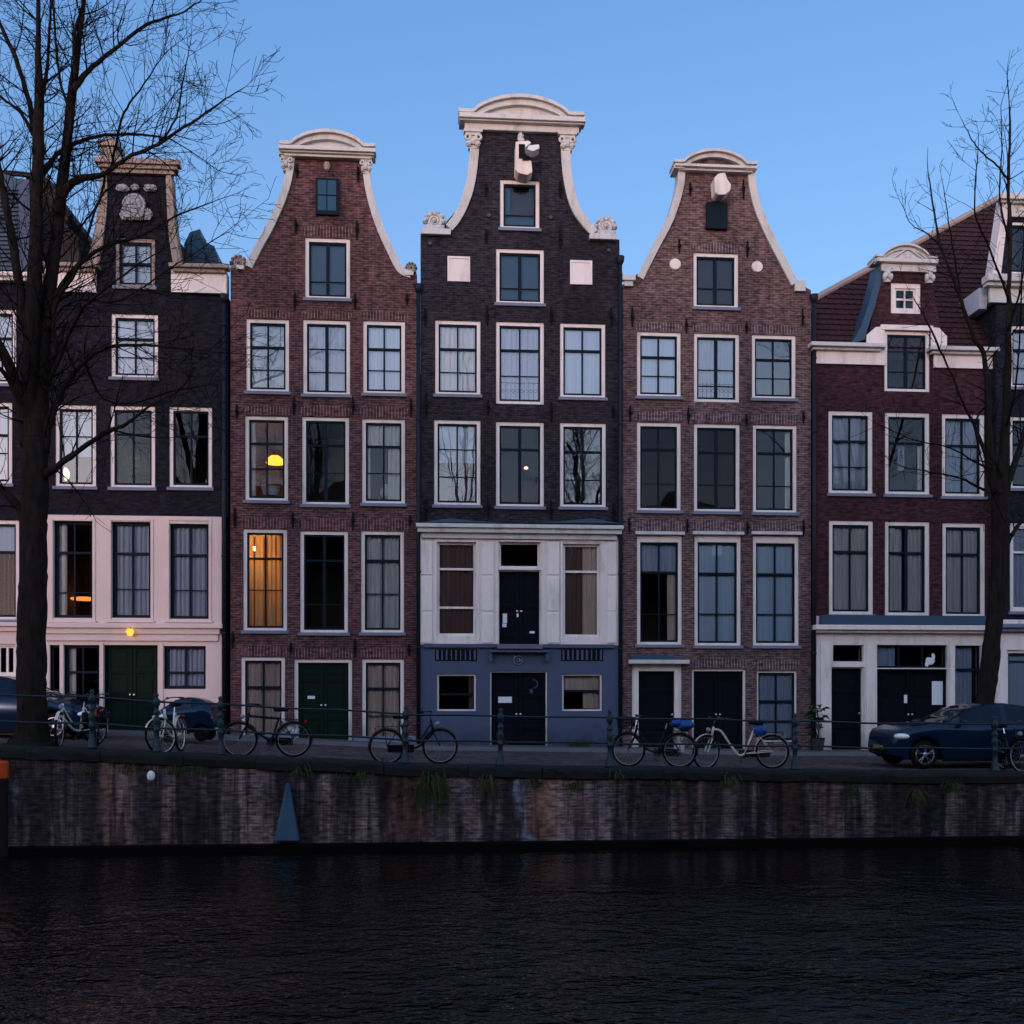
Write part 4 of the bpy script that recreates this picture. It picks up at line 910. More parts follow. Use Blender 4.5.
# white zone either side of the big dormer window
for (a, b, c, d) in ((866, 327, 884, 345), (930.5, 328, 946, 346)):
    X0, X1, Z0, Z1 = h.rect(a, b, c, d)
    h.mk(MB().prism([(X0, Z0), (X1, Z0), (X1, Z1), ((X0 + X1) / 2, Z1 - .02), (X0, Z1 - .25)] if a < 900 else [(X0, Z0), (X1, Z0), (X1, Z1 - .25), ((X0 + X1) / 2, Z1 - .02), (X0, Z1)], h.y - .06, h.y - .004), 'scroll_base', 'white')
X0, X1, Z0, Z1 = h.rect(880, 326, 932, 331)
h.mk(MB().box(X0, X1, h.y - .08, h.y - .004, Z0 + .003, Z1), 'window_hood', 'white')
for (a, b, yy) in ((810, 885, 342), (929, 998, 346)):
    h.cornice(a, b, [(yy, yy + 4, .32), (yy + 4, yy + 8, .2)], name='eaves_cornice', mat='cream')
    X0, X1, Z0, Z1 = h.rect(a + 4, yy + 8, b - 1 if a < 900 else b - 4, yy + 23)
    h.mk(MB().box(X0, X1, h.y - .08, h.y - .004, Z0, Z1), 'frieze', 'white')
h.mk(MB().box(h.p(880, 0)[0], h.p(934, 0)[0], h.y - .12, h.y + .2, h.p(907, 273)[1], h.p(907, 262)[1]), 'gable_frieze', 'cream')
capital(h, 886, 262, 283, .3, 'cream'); capital(h, 928, 263, 284, .3, 'cream')
h.cornice(875, 939, [(258, 262, .26)], name='gable_cornice', mat='cream')
pediment(h, 876, 938, 255, 243, 255, 5, ybase=259, proj=.26)
m = MB().tube([tuple(at(*q, h.y - .14)) for q in ((893, 258), (908, 248), (923, 258.5))], .03, 6).blob(tuple(at(908, 255, h.y - .12)), (.08, .04, .1), 2)
h.mk(m, 'pediment_relief', 'cream')
# lead clad cheek left of the dormer gable
q = [(878, 266), (882, 268), (880, 285), (874, 308), (868, 326), (864, 340), (851, 344), (860, 328), (868, 304), (875, 280)]
h.mk(MB().prism([h.p(a, b) for a, b in q], h.y - .05, h.y + .55), 'lead_cheek', 'lead')
# roof: front slope with a hip on the left
def slope_hit(px, py, y0, z0, k):
    u, v = (px - 512) / FOC, (HOR - py) / FOC
    dx, dy = ST + CT * u, CT - ST * u
    # z = z0 + k (y - y0)
    t = (z0 - CAM_Z - k * y0) / (v - k * dy)
    return Vector((t * dx, t * dy, CAM_Z + v * t))
def tiled_slope(house, pts, y0, z0, k, mat='roof', name='roof'):
    poly = [slope_hit(a, b, y0, z0, k) for a, b in pts]
    m = MB(); n = len(poly); lo = Vector((0, .25, -.25))
    tri = tessellate_polygon([[Vector((p.x, p.z, 0)) for p in poly]])
    m.add([tuple(p) for p in poly] + [tuple(p + lo) for p in poly], [tuple(t) for t in tri] + [tuple(i + n for i in t[::-1]) for t in tri] + [(i, (i + 1) % n, (i + 1) % n + n, i + n) for i in range(n)])
    house.mk(m, name, mat)
    # pantile rolls up the slope
    xs = [p.x for p in poly]; zs_ = [p.z for p in poly]; m = MB()
    def inside(x, z):
        c = False
        for i in range(n):
            a, b = poly[i], poly[(i + 1) % n]
            if (a.z > z) != (b.z > z) and x < (b.x - a.x) * (z - a.z) / (b.z - a.z) + a.x: c = not c
        return c
    row = min(zs_); rw = .20; cw = .22; r_ = random.Random(3); j = 0
    while row < max(zs_) - .02:
        x = min(xs)
        while x < max(xs):
            if inside(x + cw / 2, row + rw / 2):
                y_a = y0 + (row - z0) / k; y_b = y0 + (row + rw * 1.15 - z0) / k
                e = r_.uniform(-.006, .006); N_ = 4
                vs = []
                for i in range(N_ + 1):
                    t = i / N_; hgt = .022 + .038 * math.sin(t * PI); xx = x + cw * t
                    vs += [(xx, y_a - hgt - .035 + e, row + .01), (xx, y_b - hgt * .6, row + rw * 1.15 + .01)]
                vs += [(x, y_a, row - .03), (x + cw, y_a, row - .03)]
                fs = [(2 * i, 2 * i + 2, 2 * i + 3, 2 * i + 1) for i in range(N_)] + [tuple([2 * i for i in range(N_ + 1)][::-1]) + (2 * N_ + 2, 2 * N_ + 3)]
                m.add(vs, fs)
            x += cw
        row += rw; j += 1
    house.mk(m, 'roof_tiles', mat)
    return poly
z0 = h.p(850, 345)[1]; ks = 1.6
pl = tiled_slope(h, [(811, 346), (1000, 351), (1000, 199), (811, 303)], YF + .15, z0, ks)
h.mk(MB().tube([pl[3] + Vector((0, -.02, .06)), pl[2] + Vector((0, -.02, .06))], .10, 8), 'ridge_tiles', pmat('pale_ridge', (.30, .26, .26), .7, .2))
m = MB(); zz = pl[0].z - .2; e1, e2 = pl[3], pl[2]
m.add([tuple(e1), tuple(e2), (e2.x, e2.y + 2.5, e2.z - 4), (e1.x, e1.y + 2.5, e1.z - 3)], [(0, 1, 2, 3)])
m.add([tuple(pl[0]), tuple(e1), (e1.x, e1.y + 2.5, zz), ], [(0, 1, 2)])
h.mk(m, 'rear_roof', 'slate')
h.shell(zc, None, mat='brick_maroon')
# shopfront
h.win(832.5, 645, 863, 661.5, rails=(), thin=(), cols=1, fw=.0, sw=.03, glass='glass_dark', sill=False)
h.door(831, 667, 864, 752, fm='white', dm='doorblack', fw=.035, leaves=1, panels=(.3, .72))
h.win(876.5, 645, 947, 668, rails=(), thin=(), cols=3, fw=0, sw=.05, glass='glass_dark', sill=False, cur=[('fold', 'cur_grey', .0, .3, 0, 1)])
h.door(876.5, 669, 947, 752, fm='doorblack', dm='doorblack', fw=.05, leaves=2, panels=(.35, .7))
h.win(954.5, 645.5, 981, 742, rails=(.25,), thin=(), cols=1, fw=0, sw=.05, glass='glass', sill=False, cur=[('fold', 'cur_grey', 0, .75, 0, 1)])
xs_ = h.p(990, 600)[0]
h.wall('shopfront_wall', [(x0 + .02, h.zb - .5), (x1, h.zb - .5), (x1, zt - .003), (x0 + .02, zt - .003)], 'white', h.holes, dy=-.04, t=.34)
h.cornice(814, 996, [(625, 630, .34), (630, 633, .22)], name='shopfront_cornice', mat='white')
X0, X1, Z0, Z1 = h.rect(818, 616, 992, 625)
h.mk(MB().prism([(X0, Z0), (X1, Z0), (X1 - .02, Z1), (X0 + .02, Z1)], h.y - .22, h.y - .045), 'lead_flashing', 'lead')
for a, b in ((820, 830.5), (865.5, 875), (948.5, 953.5), (983, 989)):
    X0, X1, Z0, Z1 = h.rect(a, 642, b, 752); h.mk(MB().box(X0, X1, h.y - .075, h.y - .042, Z0, Z1), 'pilaster', 'white', bevel=.008)
X, Z = h.p(934, 693); h.mk(MB().box(X, X + .32, h.y + .118, h.y + .13, Z - .34, Z + .34), 'door_notice', 'paper')
X, Z = h.p(906, 699); h.mk(MB().box(X, X + .09, h.y + .118, h.y + .13, Z - .12, Z + .12), 'letter_plate', 'paper')
c = at(930, 661, h.y + .06)
h.mk(MB().blob((c.x, c.y, c.z), (.12, .02, .10), 3, 6, .4).blob((c.x + .1, c.y, c.z + .1), (.05, .02, .12), 5, 6, .3).blob((c.x - .1, c.y, c.z - .1), (.05, .02, .06), 6, 6, .3), 'window_decoration', 'paper')

# ================================================================== sixth: right edge, very dark
h = House('canal_house', 'near-black brick house cut off by the right edge, with white-edged gable', 996, 1180, 752, yf=YF - .25)
for a in (1010, 1068, 1126):
    h.win(a, 326, a + 44, 388, glass='glass', cur=BL)
    h.win(a, 417, a + 44, 489, glass='glass')
    h.win(a, 523, a + 44, 612, glass='glass_dark', rails=(.31,), thin=(), sm='white', cols=1, cur=SH)
x0, x1 = h.x0, h.x1; zt = h.p(1090, 620)[1]; zc = h.p(1000, 305)[1]
up = h.holes; h.holes = []
h.win(1008, 222, 1046, 274, rails=(), thin=(), glass='glass', fw=.08, sill=False, roomd=.25, cur=[('blind', M['slate'], .4, 1, 0, 1)])
h.wall('upper_wall', [(x0, zt), (x1, zt), (x1, zc), (x0, zc)], 'brick_navy', up)
zg = zc + .002
h.wall('gable_wall', [(h.p(992, 0)[0], zg), (h.p(1110, 0)[0], zg), h.p(1100, 200), h.p(1006, 196)], 'brick_navy', h.holes, dy=.0, t=.3)
h.holes = []
h.mk(MB().prism([h.p(*q) for q in ((989, 283), (998, 283), (1007.5, 197), (1002.5, 195))], h.y - .12, h.y + .3), 'gable_edge', 'white')
h.cornice(998, 1108, [(194, 200, .3), (200, 204, .2), (204, 218, .08)], name='gable_cornice', mat='cream')
h.cornice(985, 1185, [(276, 283, .38), (283, 288, .26), (288, 305, .10)], name='eaves_cornice', mat='cream')
# return of the gutter along the side wall and side wall itself
ga, gz = h.p(990, 0)[0], h.p(992, 283)[1]
h.mk(MB().box(ga - .15, ga + .14, h.y + .32, h.y + 6.0, gz - .62, gz - .02), 'side_gutter', pmat('blue_white_boards', (.42, .48, .62), .6, .15))
h.mk(MB().box(ga + .2, ga + .4, h.y + .32, h.y + 5.0, zc - 1.5, gz), 'side_wall', 'brick_navy')
h.win(1006, 650, 1060, 735, rails=(), thin=(.1,), cols=1, fw=.09, glass='glass_sky', sill=False, cur=BL)
h.door(1080, 650, 1120, 752)
h.wall('shopfront_wall', [(x0, h.zb - .5), (x1, h.zb - .5), (x1, zt - .003), (x0, zt - .003)], 'white', h.holes, dy=-.03, t=.33)
h.cornice(990, 1185, [(624, 628, .3), (628, 632, .2)], name='shopfront_cornice', mat='sill')
h.shell(zc, None, mat='brick_navy')
h.mk(MB().prism([h.p(1012, 300), h.p(1105, 300), h.p(1098, 206), h.p(1016, 206)], h.y + .31, h.y + .9), 'roof', 'slate')

def copy_house(src, dx, label):
    def rec(o, par):
        c = o.copy(); COL.objects.link(c)
        if par is not None: c.parent = par
        for ch_ in o.children: rec(ch_, c)
        return c
    r = rec(src, None); r.location.x += dx; r.location.z = ground_z(r.location.x) - .1; r['label'] = label
plum = [o for o in bpy.data.objects if o.name.startswith('canal_house') and o['label'].startswith('plum')][0]
redh = [o for o in bpy.data.objects if o.name.startswith('canal_house') and o['label'].startswith('red-brown')][0]
last_x = at(1181, 500, YF).x; first_x = at(-111, 500, YF).x
wp = at(811, 500).x - at(622.5, 500).x; wr_ = at(417, 500).x - at(230.5, 500).x
copy_house(plum, last_x + wp / 2 - plum.location.x, 'plum brick gabled house just beyond the right edge of the view')
copy_house(redh, last_x + wp + wr_ / 2 - redh.location.x, 'red-brown house second beyond the right edge of the view')
copy_house(plum, first_x - wp / 2 - plum.location.x, 'plum brick gabled house just beyond the left edge of the view')
copy_house(redh, first_x - wp - wr_ / 2 - redh.location.x, 'red-brown house second beyond the left edge of the view')
# ================================================================== ground, street, quay, water
def strip(xs, ya, yb, dz, ny=1):
    m = MB(); vs = []; ys = [ya + (yb - ya) * j / ny for j in range(ny + 1)]
    for x in xs:
        for y in ys: vs.append((x, y, ground_z(x) + dz))
    k = ny + 1
    fs = [(i * k + j, (i + 1) * k + j, (i + 1) * k + j + 1, i * k + j + 1) for i in range(len(xs) - 1) for j in range(ny)]
    return m.add(vs, fs)
XS = [-60 + i for i in range(121)]
o = strip(XS, YQ + .3, YF + 14, -.02).build('street', 'street'); tag(o, 'dark brick-paved canal street', kind='structure')
# brick paving seen flat: build the texture on the horizontal plane
def ground_tex(mat):
    nt = mat.node_tree
    for n in nt.nodes:
        if n.type == 'COMBXYZ':
            for l in list(n.inputs[0].links): nt.links.remove(l)
            for l in list(n.inputs[1].links): nt.links.remove(l)
            sp = [k for k in nt.nodes if k.type == 'SEPXYZ'][0]
            nt.links.new(sp.outputs['X'], n.inputs[0]); nt.links.new(sp.outputs['Y'], n.inputs[1])
ground_tex(M['street'])
def slab(xs, ya, yb, z0, z1):
    m = MB()
    vs = []
    for x in xs:
        g = ground_z(x); vs += [(x, ya, g + z0), (x, ya, g + z1), (x, yb, g + z1), (x, yb, g + z0)]
    fs = []
    for i in range(len(xs) - 1):
        for k in range(4): fs.append((i * 4 + k, i * 4 + (k + 1) % 4, (i + 1) * 4 + (k + 1) % 4, (i + 1) * 4 + k))
    return m.add(vs, fs)
o = slab(XS, YF - 1.35, YF + .2, -.1, .06).build('pavement', 'pavement'); tag(o, 'narrow pavement in front of the houses', kind='structure')
o = slab(XS, YF - 1.50, YF - 1.353, -.1, .075).build('kerb', 'kerb'); tag(o, 'pale stone kerb', kind='structure')
# quay wall
m = MB(); vs = []
for x in XS: vs += [(x, YQ, WATER - 1.2), (x, YQ, ground_z(x) - .2), (x, YQ + .5, ground_z(x) - .2), (x, YQ + .5, WATER - 1.2)]
for i in range(len(XS) - 1):
    for k in range(4): m.f.append((i * 4 + k, (i + 1) * 4 + k, (i + 1) * 4 + (k + 1) % 4, i * 4 + (k + 1) % 4))
m.v = vs
qw = m.build('quay_wall', 'quay_brick'); tag(qw, 'stained and streaked old brick canal quay wall', 'quay wall')
# capstones
m = MB(); x = -58.0; r_ = random.Random(5)
while x < 58:
    L_ = r_.uniform(1.0, 1.9); dz0 = r_.uniform(-.012, .012); dy0 = r_.uniform(-.015, .015); K_ = 7
    prev_ = None; ring = []
    for q_ in range(K_ + 1):
        xx = x + .004 + (L_ - .008) * q_ / K_; g_ = ground_z(xx) + dz0; e_ = .022 * (q_ in (0, K_))
        j1, j2, j3 = r_.uniform(-.014, .014), r_.uniform(-.012, .012), r_.uniform(-.02, .02)
        ring.append([(xx, YQ - .06 + dy0 + j3 + e_, g_ - .198 + j1), (xx, YQ - .07 + dy0 + j1 + e_, g_ - .06), (xx, YQ - .055 + dy0 + j2 + e_, g_ - .004 + j2), (xx, YQ - .015 + dy0, g_ + .028 + j2 * .5 - e_ * .5), (xx, YQ + .55, g_ + .03), (xx, YQ + .55, g_ - .198)])
    m.add([v for r3 in ring for v in r3], [(q_ * 6 + k_, q_ * 6 + (k_ + 1) % 6, (q_ + 1) * 6 + (k_ + 1) % 6, (q_ + 1) * 6 + k_)[::-1] for q_ in range(K_) for k_ in range(6)] + [tuple(range(6)), tuple(K_ * 6 + k_ for k_ in range(6))[::-1]])
    x += L_; continue
    za, zb_ = 0, 0; a = b = dz = dy = 0
    m.add([(a, YQ - .07 + dy, za - .198), (b, YQ - .07 + dy, zb_ - .198), (b, YQ + .55, zb_ - .198), (a, YQ + .55, za - .198),
           (a, YQ - .05 + dy, za + .03), (b, YQ - .05 + dy, zb_ + .03), (b, YQ + .55, zb_ + .03), (a, YQ + .55, za + .03)],
          [(0, 3, 2, 1), (4, 5, 6, 7), (0, 1, 5, 4), (1, 2, 6, 5), (2, 3, 7, 6), (3, 0, 4, 7)])
    x += L_
m.build('capstones', 'cap', qw, bevel=.008)
MB().box(-60, 60, YQ - .22, YQ - .004, WATER - .5, WATER + .14).build('timber_footing', 'wetwood', qw, bevel=.02)
w = MB().add([(-200, .8, WATER), (200, .8, WATER), (200, YQ + .3, WATER), (-200, YQ + .3, WATER)], [(0, 1, 2, 3)]).build('water', 'water')
tag(w, 'dark rippled canal water', kind='structure')
g = MB().box(-300, 300, -300, .8, -2.5, -.05).build('ground', 'pavement'); tag(g, 'near bank of the canal', kind='structure')
g = MB().add([(-400, YF + 13.9, -.6), (400, YF + 13.9, -.6), (400, 600, -.6), (-400, 600, -.6)], [(0, 1, 2, 3)]).build('ground', 'pavement'); tag(g, 'ground behind the houses', kind='structure')

# ------------------------------------------------------------------ railing
YR = YQ + .22
rl = empty('canal_railing', (0, YR, 0)); tag(rl, 'dark blue-green iron railing with knobbed posts along the quay edge', 'railing')
prof = [(.10, 0), (.10, .03), (.085, .05), (.075, .18), (.05, .21), (.05, .40), (.072, .43), (.072, .46), (.048, .49), (.060, .56), (.075, .62), (.060, .68), (.04, .70), (.065, .76), (.065, .80), (.04, .83), (.045, .90), (.068, .93), (.072, .99), (.062, 1.04), (.03, 1.07), (.045, 1.11), (.045, 1.14), (.01, 1.17)]
pr0 = None
for px in (-90, 0 - 40, 92, 157, 221, 405, 500, 610, 795, 995, 1100):
    x = at(px, 750, YR).x
    if pr0 is None:
        pr0 = MB().lathe(prof, (0, 0, 0), 12).torus((.075, -.02, .47), .05, .011, 'y', 12, 5).build('post', 'railgreen', rl, smooth=True)
        o = pr0
    else:
        o = pr0.copy(); COL.objects.link(o); o.parent = rl
    o.location = (x, 0, ground_z(x) + .028)
    rr_ = random.Random(px); o.rotation_euler = (rr_.uniform(-.02, .02), rr_.uniform(-.015, .015), 0)
for hz, off in ((1.03, 0), (.51, 0)):
    pts = [(x / 2, 0, ground_z(x / 2) + hz + .012 * math.sin(x * 1.3)) for x in range(-60, 61)]
    MB().tube(pts, .020, 8).build('rail', 'railgreen', rl, smooth=True)

# ------------------------------------------------------------------ bare trees
def make_tree(name, label, group, base, trunk, limbs, Y, seed, dens=1.0, maxlen=2.2, scale_px=47.0):
    """trunk / limbs: lists of (px, py, radius px) read at the tree's own distance"""
    rnd = random.Random(seed)
    root = empty(name, base); tag(root, label, 'tree', group)
    off = Vector(base)
    tm = MB(); cm = MB()
    def conv(pl, drift, nn=5):
        out = []; rs = []
        n = len(pl)
        for i, (a, b, r) in enumerate(pl):
            t = i / max(1, n - 1); y = Y + drift * t ** 1.3
            out.append(at(a, b, y)); rs.append(r / FOC * y * (.74 if r < 3.6 else .95))
        c = catmull(out, nn); rr = []
        for i in range(len(c)):
            q = i / nn; k = min(int(q), n - 2); rr.append(rs[k] + (rs[k + 1] - rs[k]) * (q - k))
        return c, rr
    def jig(c, a):
        return [p + Vector((rnd.uniform(-a, a), rnd.uniform(-a, a), rnd.uniform(-a, a))) * (0 < i < len(c) - 1) for i, p in enumerate(c)]
    c, rr = conv(trunk, 0, 14)
    tm_c = jig(c, .005)
    # root flare
    rr = [r * .93 * (1 + .5 * math.exp(-i * .35)) * rnd.uniform(.985, 1.015) for i, r in enumerate(rr)]
    tm.tube([tm_c[0] - Vector((0, 0, .25))] + tm_c, [rr[0] * 1.1] + rr, 40)
    def grow(p, d, L, r, lev):
        n = max(3, int(L / .15)); step = L / n
        pts = [p.copy()]; rs = [r]; curl = Vector((rnd.uniform(-1, 1), rnd.uniform(-1, 1), rnd.uniform(-.6, 1.0))) * .10
        q = p.copy(); d = d.normalized()
        for i in range(n):
            d = (d + curl + Vector((rnd.uniform(-1, 1), rnd.uniform(-1, 1), rnd.uniform(-1, 1))) * .10 + Vector((0, 0, .03))).normalized()
            q = q + d * step; pts.append(q.copy()); rs.append(max(.0048, r * (1 - .75 * (i + 1) / n)))
            if lev < 3 and i >= 0 and rnd.random() < (.58 if lev < 2 else .40) * dens:
                side = d.cross(Vector((rnd.uniform(-1, 1), rnd.uniform(-1, 1), rnd.uniform(-1, 1)))).normalized()
                nd = (d * rnd.uniform(.5, 1.0) + side * rnd.uniform(.5, .95)).normalized()
                grow(q, nd, L * rnd.uniform(.32, .62) * (1 - .35 * i / n), max(.0045, rs[-1] * .66), lev + 1)
        cm.tube(pts, rs, 4 if lev < 2 else 3, cap=False)
    for li, (pl, drift) in enumerate(limbs):
        c, rr = conv(pl, drift)
        c = jig(c, .010)
        big = rr[0] > .035
        tm_or = tm if big else cm
        cm_or = cm
        (tm if big else cm).tube(c, rr, 10 if big else 6)
        tot = 0
        for i in range(1, len(c)):
            seg = (c[i] - c[i - 1]); tot += seg.length
            frac = i / len(c)
            k = seg.length * 4.2 * dens * (0.35 + frac)
            while rnd.random() < k:
                k -= 1
                d = seg.normalized(); side = d.cross(Vector((rnd.uniform(-1, 1), rnd.uniform(-1, 1), rnd.uniform(-1, 1)))).normalized()
                nd = d * rnd.uniform(.3, .9) + side * rnd.uniform(.5, 1.0)
                grow(c[i], nd, rnd.uniform(.5, 1) * maxlen * (1 - .45 * frac), max(.0065, min(.018, rr[i] * .4)), 1)
        grow(c[-1], c[-1] - c[-2], maxlen * .5, rr[-1], 1)
    nv = []
    for v in tm.v:
        v = Vector(v); a = bnoise.noise(Vector((v.x * 9, v.y * 9, v.z * 1.6))); b_ = bnoise.noise(Vector((v.x * 26, v.y * 26, v.z * 4.0))); c_ = bnoise.noise(Vector((v.x * 3, v.y * 3, v.z * 1.1 + 7)))
        d_ = Vector((a, bnoise.noise(Vector((v.y * 9 + 5, v.x * 9, v.z * 1.6))), 0)) * .035 + Vector((b_, bnoise.noise(Vector((v.y * 26, v.x * 26 + 3, v.z * 4))), 0)) * .018 + Vector((c_, 0, 0)) * .03
        nv.append(tuple(v + d_ * (.35 if v.z > 6.5 else 1)))
    tm.v = nv
    tm.build('trunk', 'bark', root, off=off, smooth=True)
    cm.build('crown', 'twig', root, off=off, smooth=True)
    return root, tm, cm
YT = YQ + 1.05
bx = at(31, 742, YT).x
T1 = make_tree('bare_tree', 'large bare tree with thick mossy trunk and dense twigs at the left of the quay', 'bare trees along the canal', (bx, YT, ground_z(bx) - .02),
    [(31, 743, 19), (32, 720, 15.5), (32, 640, 14.5), (34, 560, 14), (34.5, 500, 13.5), (35, 450, 13), (36, 430, 11), (36, 410, 8), (36, 390, 3)],
    [([(31, 445, 9), (29, 400, 8.5), (31, 350, 8), (34, 300, 7.8), (36, 230, 6.5), (38, 160, 6), (39, 100, 5), (38, 40, 3.5), (38, -50, 2)], -.4),
     ([(38, 445, 8), (42, 400, 7), (44, 350, 6.5), (50, 290, 6.5), (58, 220, 6), (66, 150, 5), (73, 85, 4.5), (80, 30, 3), (90, -50, 2)], .5),
     ([(28, 445, 8), (20, 400, 6), (10, 368, 5.5), (-6, 338, 5), (-40, 290, 3.5), (-70, 200, 2)], -.8),
     ([(42, 478, 6), (54, 469, 4), (82, 448, 3.2), (108, 431, 3), (125, 425, 2.4), (144, 410, 1.5), (170, 396, .8)], -1.6),
     ([(44, 452, 5), (50, 420, 4.2), (64, 388, 3.5), (84, 362, 2.8), (110, 347, 2.4), (140, 345, 2), (170, 347, 1.4), (214, 352, .7)], -1.0),
     ([(48, 318, 5), (62, 285, 3.5), (82, 262, 2.8), (108, 245, 2.2), (140, 236, 1.7), (176, 216, 1.2), (205, 205, .7)], .9),
     ([(55, 212, 4.6), (66, 190, 4), (80, 179, 3.6), (105, 174, 3), (127, 158, 2.5), (158, 144, 2.2), (185, 127, 1.8), (220, 103, 1.1), (240, 90, .5)], -.7),
     ([(72, 92, 4), (84, 76, 3.4), (100, 60, 2.8), (119, 46, 2.4), (148, 24, 2), (178, 14, 1.2), (201, 0, .7)], 1.2),
     ([(42, 173, 4), (54, 158, 3), (64, 149, 2.8), (98, 136, 2.2), (142, 135, 1.6), (172, 140, .9), (210, 165, .5)], 1.4),
     ([(34, 130, 4), (27, 95, 3.4), (16, 60, 3), (2, 28, 2.4), (-20, -20, 1.5)], -.6),
     ([(34, 136, 2.6), (20, 112, 2.2), (2, 98, 1.7), (-30, 70, 1)], .8),
     ([(30, 345, 6), (22, 300, 4.6), (12, 240, 4.2), (4, 195, 3.6), (-8, 140, 2.6), (-30, 80, 1.5)], 1.0),
     ([(112, 170, 2), (114, 153, 1.8), (124, 113, 1.5), (140, 90, 1.1), (164, 55, .6)], -.6),
     ([(27, 524, 6), (18, 508, 4.2), (2, 489, 3.6), (-20, 470, 3), (-60, 440, 1.5)], -.6),
     ([(30, 430, 5), (22, 405, 3.5), (6, 375, 3), (-14, 360, 2.2), (-60, 340, 1)], -1.5),
     ([(64, 165, 2.6), (70, 120, 2.0), (60, 80, 1.8), (55, 30, 1.4), (50, -30, 1)], -1.2),
     ([(39, 110, 2.6), (48, 60, 2), (50, 20, 1.6), (56, -40, 1)], 1.5),
     ([(76, 80, 2.4), (74, 40, 2), (84, 0, 1.6), (90, -30, 1)], -1.0),
     ([(48, 330, 3), (58, 300, 2.6), (76, 270, 2.2), (100, 200, 1.4), (126, 175, .9)], -1.4),
     ([(42, 400, 3), (66, 340, 2.4), (80, 312, 2), (92, 300, 1.6), (130, 270, 1.1), (168, 246, .7)], -1.8),
     ([(46, 372, 3), (56, 352, 2.4), (54, 320, 2), (76, 300, 1.5), (120, 300, 1.1), (180, 262, .8), (226, 232, .5)], -1.3),
     ([(158, 144, 1.6), (176, 118, 1.2), (183, 80, .9), (190, 45, .5)], .9),
     ([(105, 174, 2), (100, 200, 1.5), (82, 225, 1.2), (66, 240, .8)], -1),
     ([(85, 362, 2.2), (100, 395, 1.4), (126, 404, 1.1), (170, 392, .9), (210, 384, .5)], -1.6),
    ], YT, 11, dens=1.15, maxlen=2.1)
YT2 = 24.2
bx = at(985, 735, YT2).x
T2 = make_tree('bare_tree', 'slender bare tree standing behind the blue car near the right edge', 'bare trees along the canal', (bx, YT2, ground_z(bx) - .02),
    [(982, 745, 11.5), (984, 715, 10.5), (992, 640, 9.5), (999, 570, 8.8), (1000, 510, 8.5), (1000, 490, 7.5), (1000, 470, 5), (1000, 455, 2)],
    [([(996, 492, 6), (990, 462, 5), (988, 404, 3.6), (984, 355, 3.2), (973, 337, 2.8), (962, 302, 2.4), (950, 270, 2), (940, 245, 1.8), (934, 212, 1.4), (929, 178, .8)], -.6),
     ([(1001, 490, 6), (1005, 440, 5), (1008, 355, 3.6), (1009, 290, 3), (1010, 225, 2.6), (1008, 180, 2.2), (1010, 125, 1.4), (1007, 78, .6)], .4),
     ([(1003, 500, 5), (1010, 477, 4), (1022, 440, 3.4), (1035, 390, 2.8), (1050, 320, 2), (1060, 240, 1.4)], .8),
     ([(1003, 552, 4), (1012, 534, 3), (1025, 519, 2.6), (1050, 500, 1.6), (1075, 480, 1)], .3),
     ([(990, 466, 3.4), (976, 430, 2.2), (962, 401, 1.8), (953, 377, 1.6), (940, 350, 1.4), (925, 318, 1.1), (915, 300, .6)], -1.2),
     ([(984, 490, 2), (960, 478, 1.4), (930, 472, 1), (900, 466, .6)], -2.2),
     ([(992, 470, 2), (975, 462, 1.4), (950, 448, 1.1), (915, 440, .8), (880, 425, .5)], -1.6),
     ([(962, 302, 1.4), (955, 262, 1.2), (950, 230, 1), (944, 190, .6)], .8),
     ([(1008, 180, 1.6), (997, 165, 1.2), (984, 155, 1), (972, 140, .8), (962, 120, .4)], -.5),
     ([(1009, 240, 1.8), (1000, 200, 1.2), (1002, 150, .9), (1001, 105, .5)], .9),
     ([(1009, 300, 1.8), (990, 250, 1.3), (975, 210, 1.1), (978, 150, .6)], -1.0),
     ([(940, 245, 1.2), (925, 232, .9), (912, 225, .6), (902, 205, .4)], -.5),
     ([(1008, 330, 2), (1020, 290, 1.4), (1030, 230, 1.1), (1036, 150, .6)], 1.0),
     ([(988, 404, 1.8), (975, 425, 1.2), (985, 470, 1), (1004, 520, .8)], -1.4),
     ([(1005, 430, 2), (1015, 390, 1.5), (1020, 330, 1.2), (1022, 260, .8)], -1.2),
    ], YT2, 23, dens=.85, maxlen=1.35)
# the same two trees stand again on the near bank behind the viewer; they show mirrored in the panes
def copy_tree(root, loc, rz, label, sc=1.0):
    r = root.copy(); COL.objects.link(r); r.location = loc; r.rotation_euler = (0, 0, rz); r.scale = (sc,) * 3; r['label'] = label
    for chd in root.children:
        c_ = chd.copy(); COL.objects.link(c_); c_.parent = r
copy_tree(T1[0], (-7, -5.5, -.05), 2.2, 'bare tree on the near bank mirrored in the left windows', 1.15)
copy_tree(T1[0], (9, -6.5, -.05), 4.4, 'bare tree on the near bank mirrored in the right windows', 1.2)
copy_tree(T2[0], (1.5, -6, -.05), 1.0, 'slender bare tree on the near bank mirrored in the middle windows', 1.3)

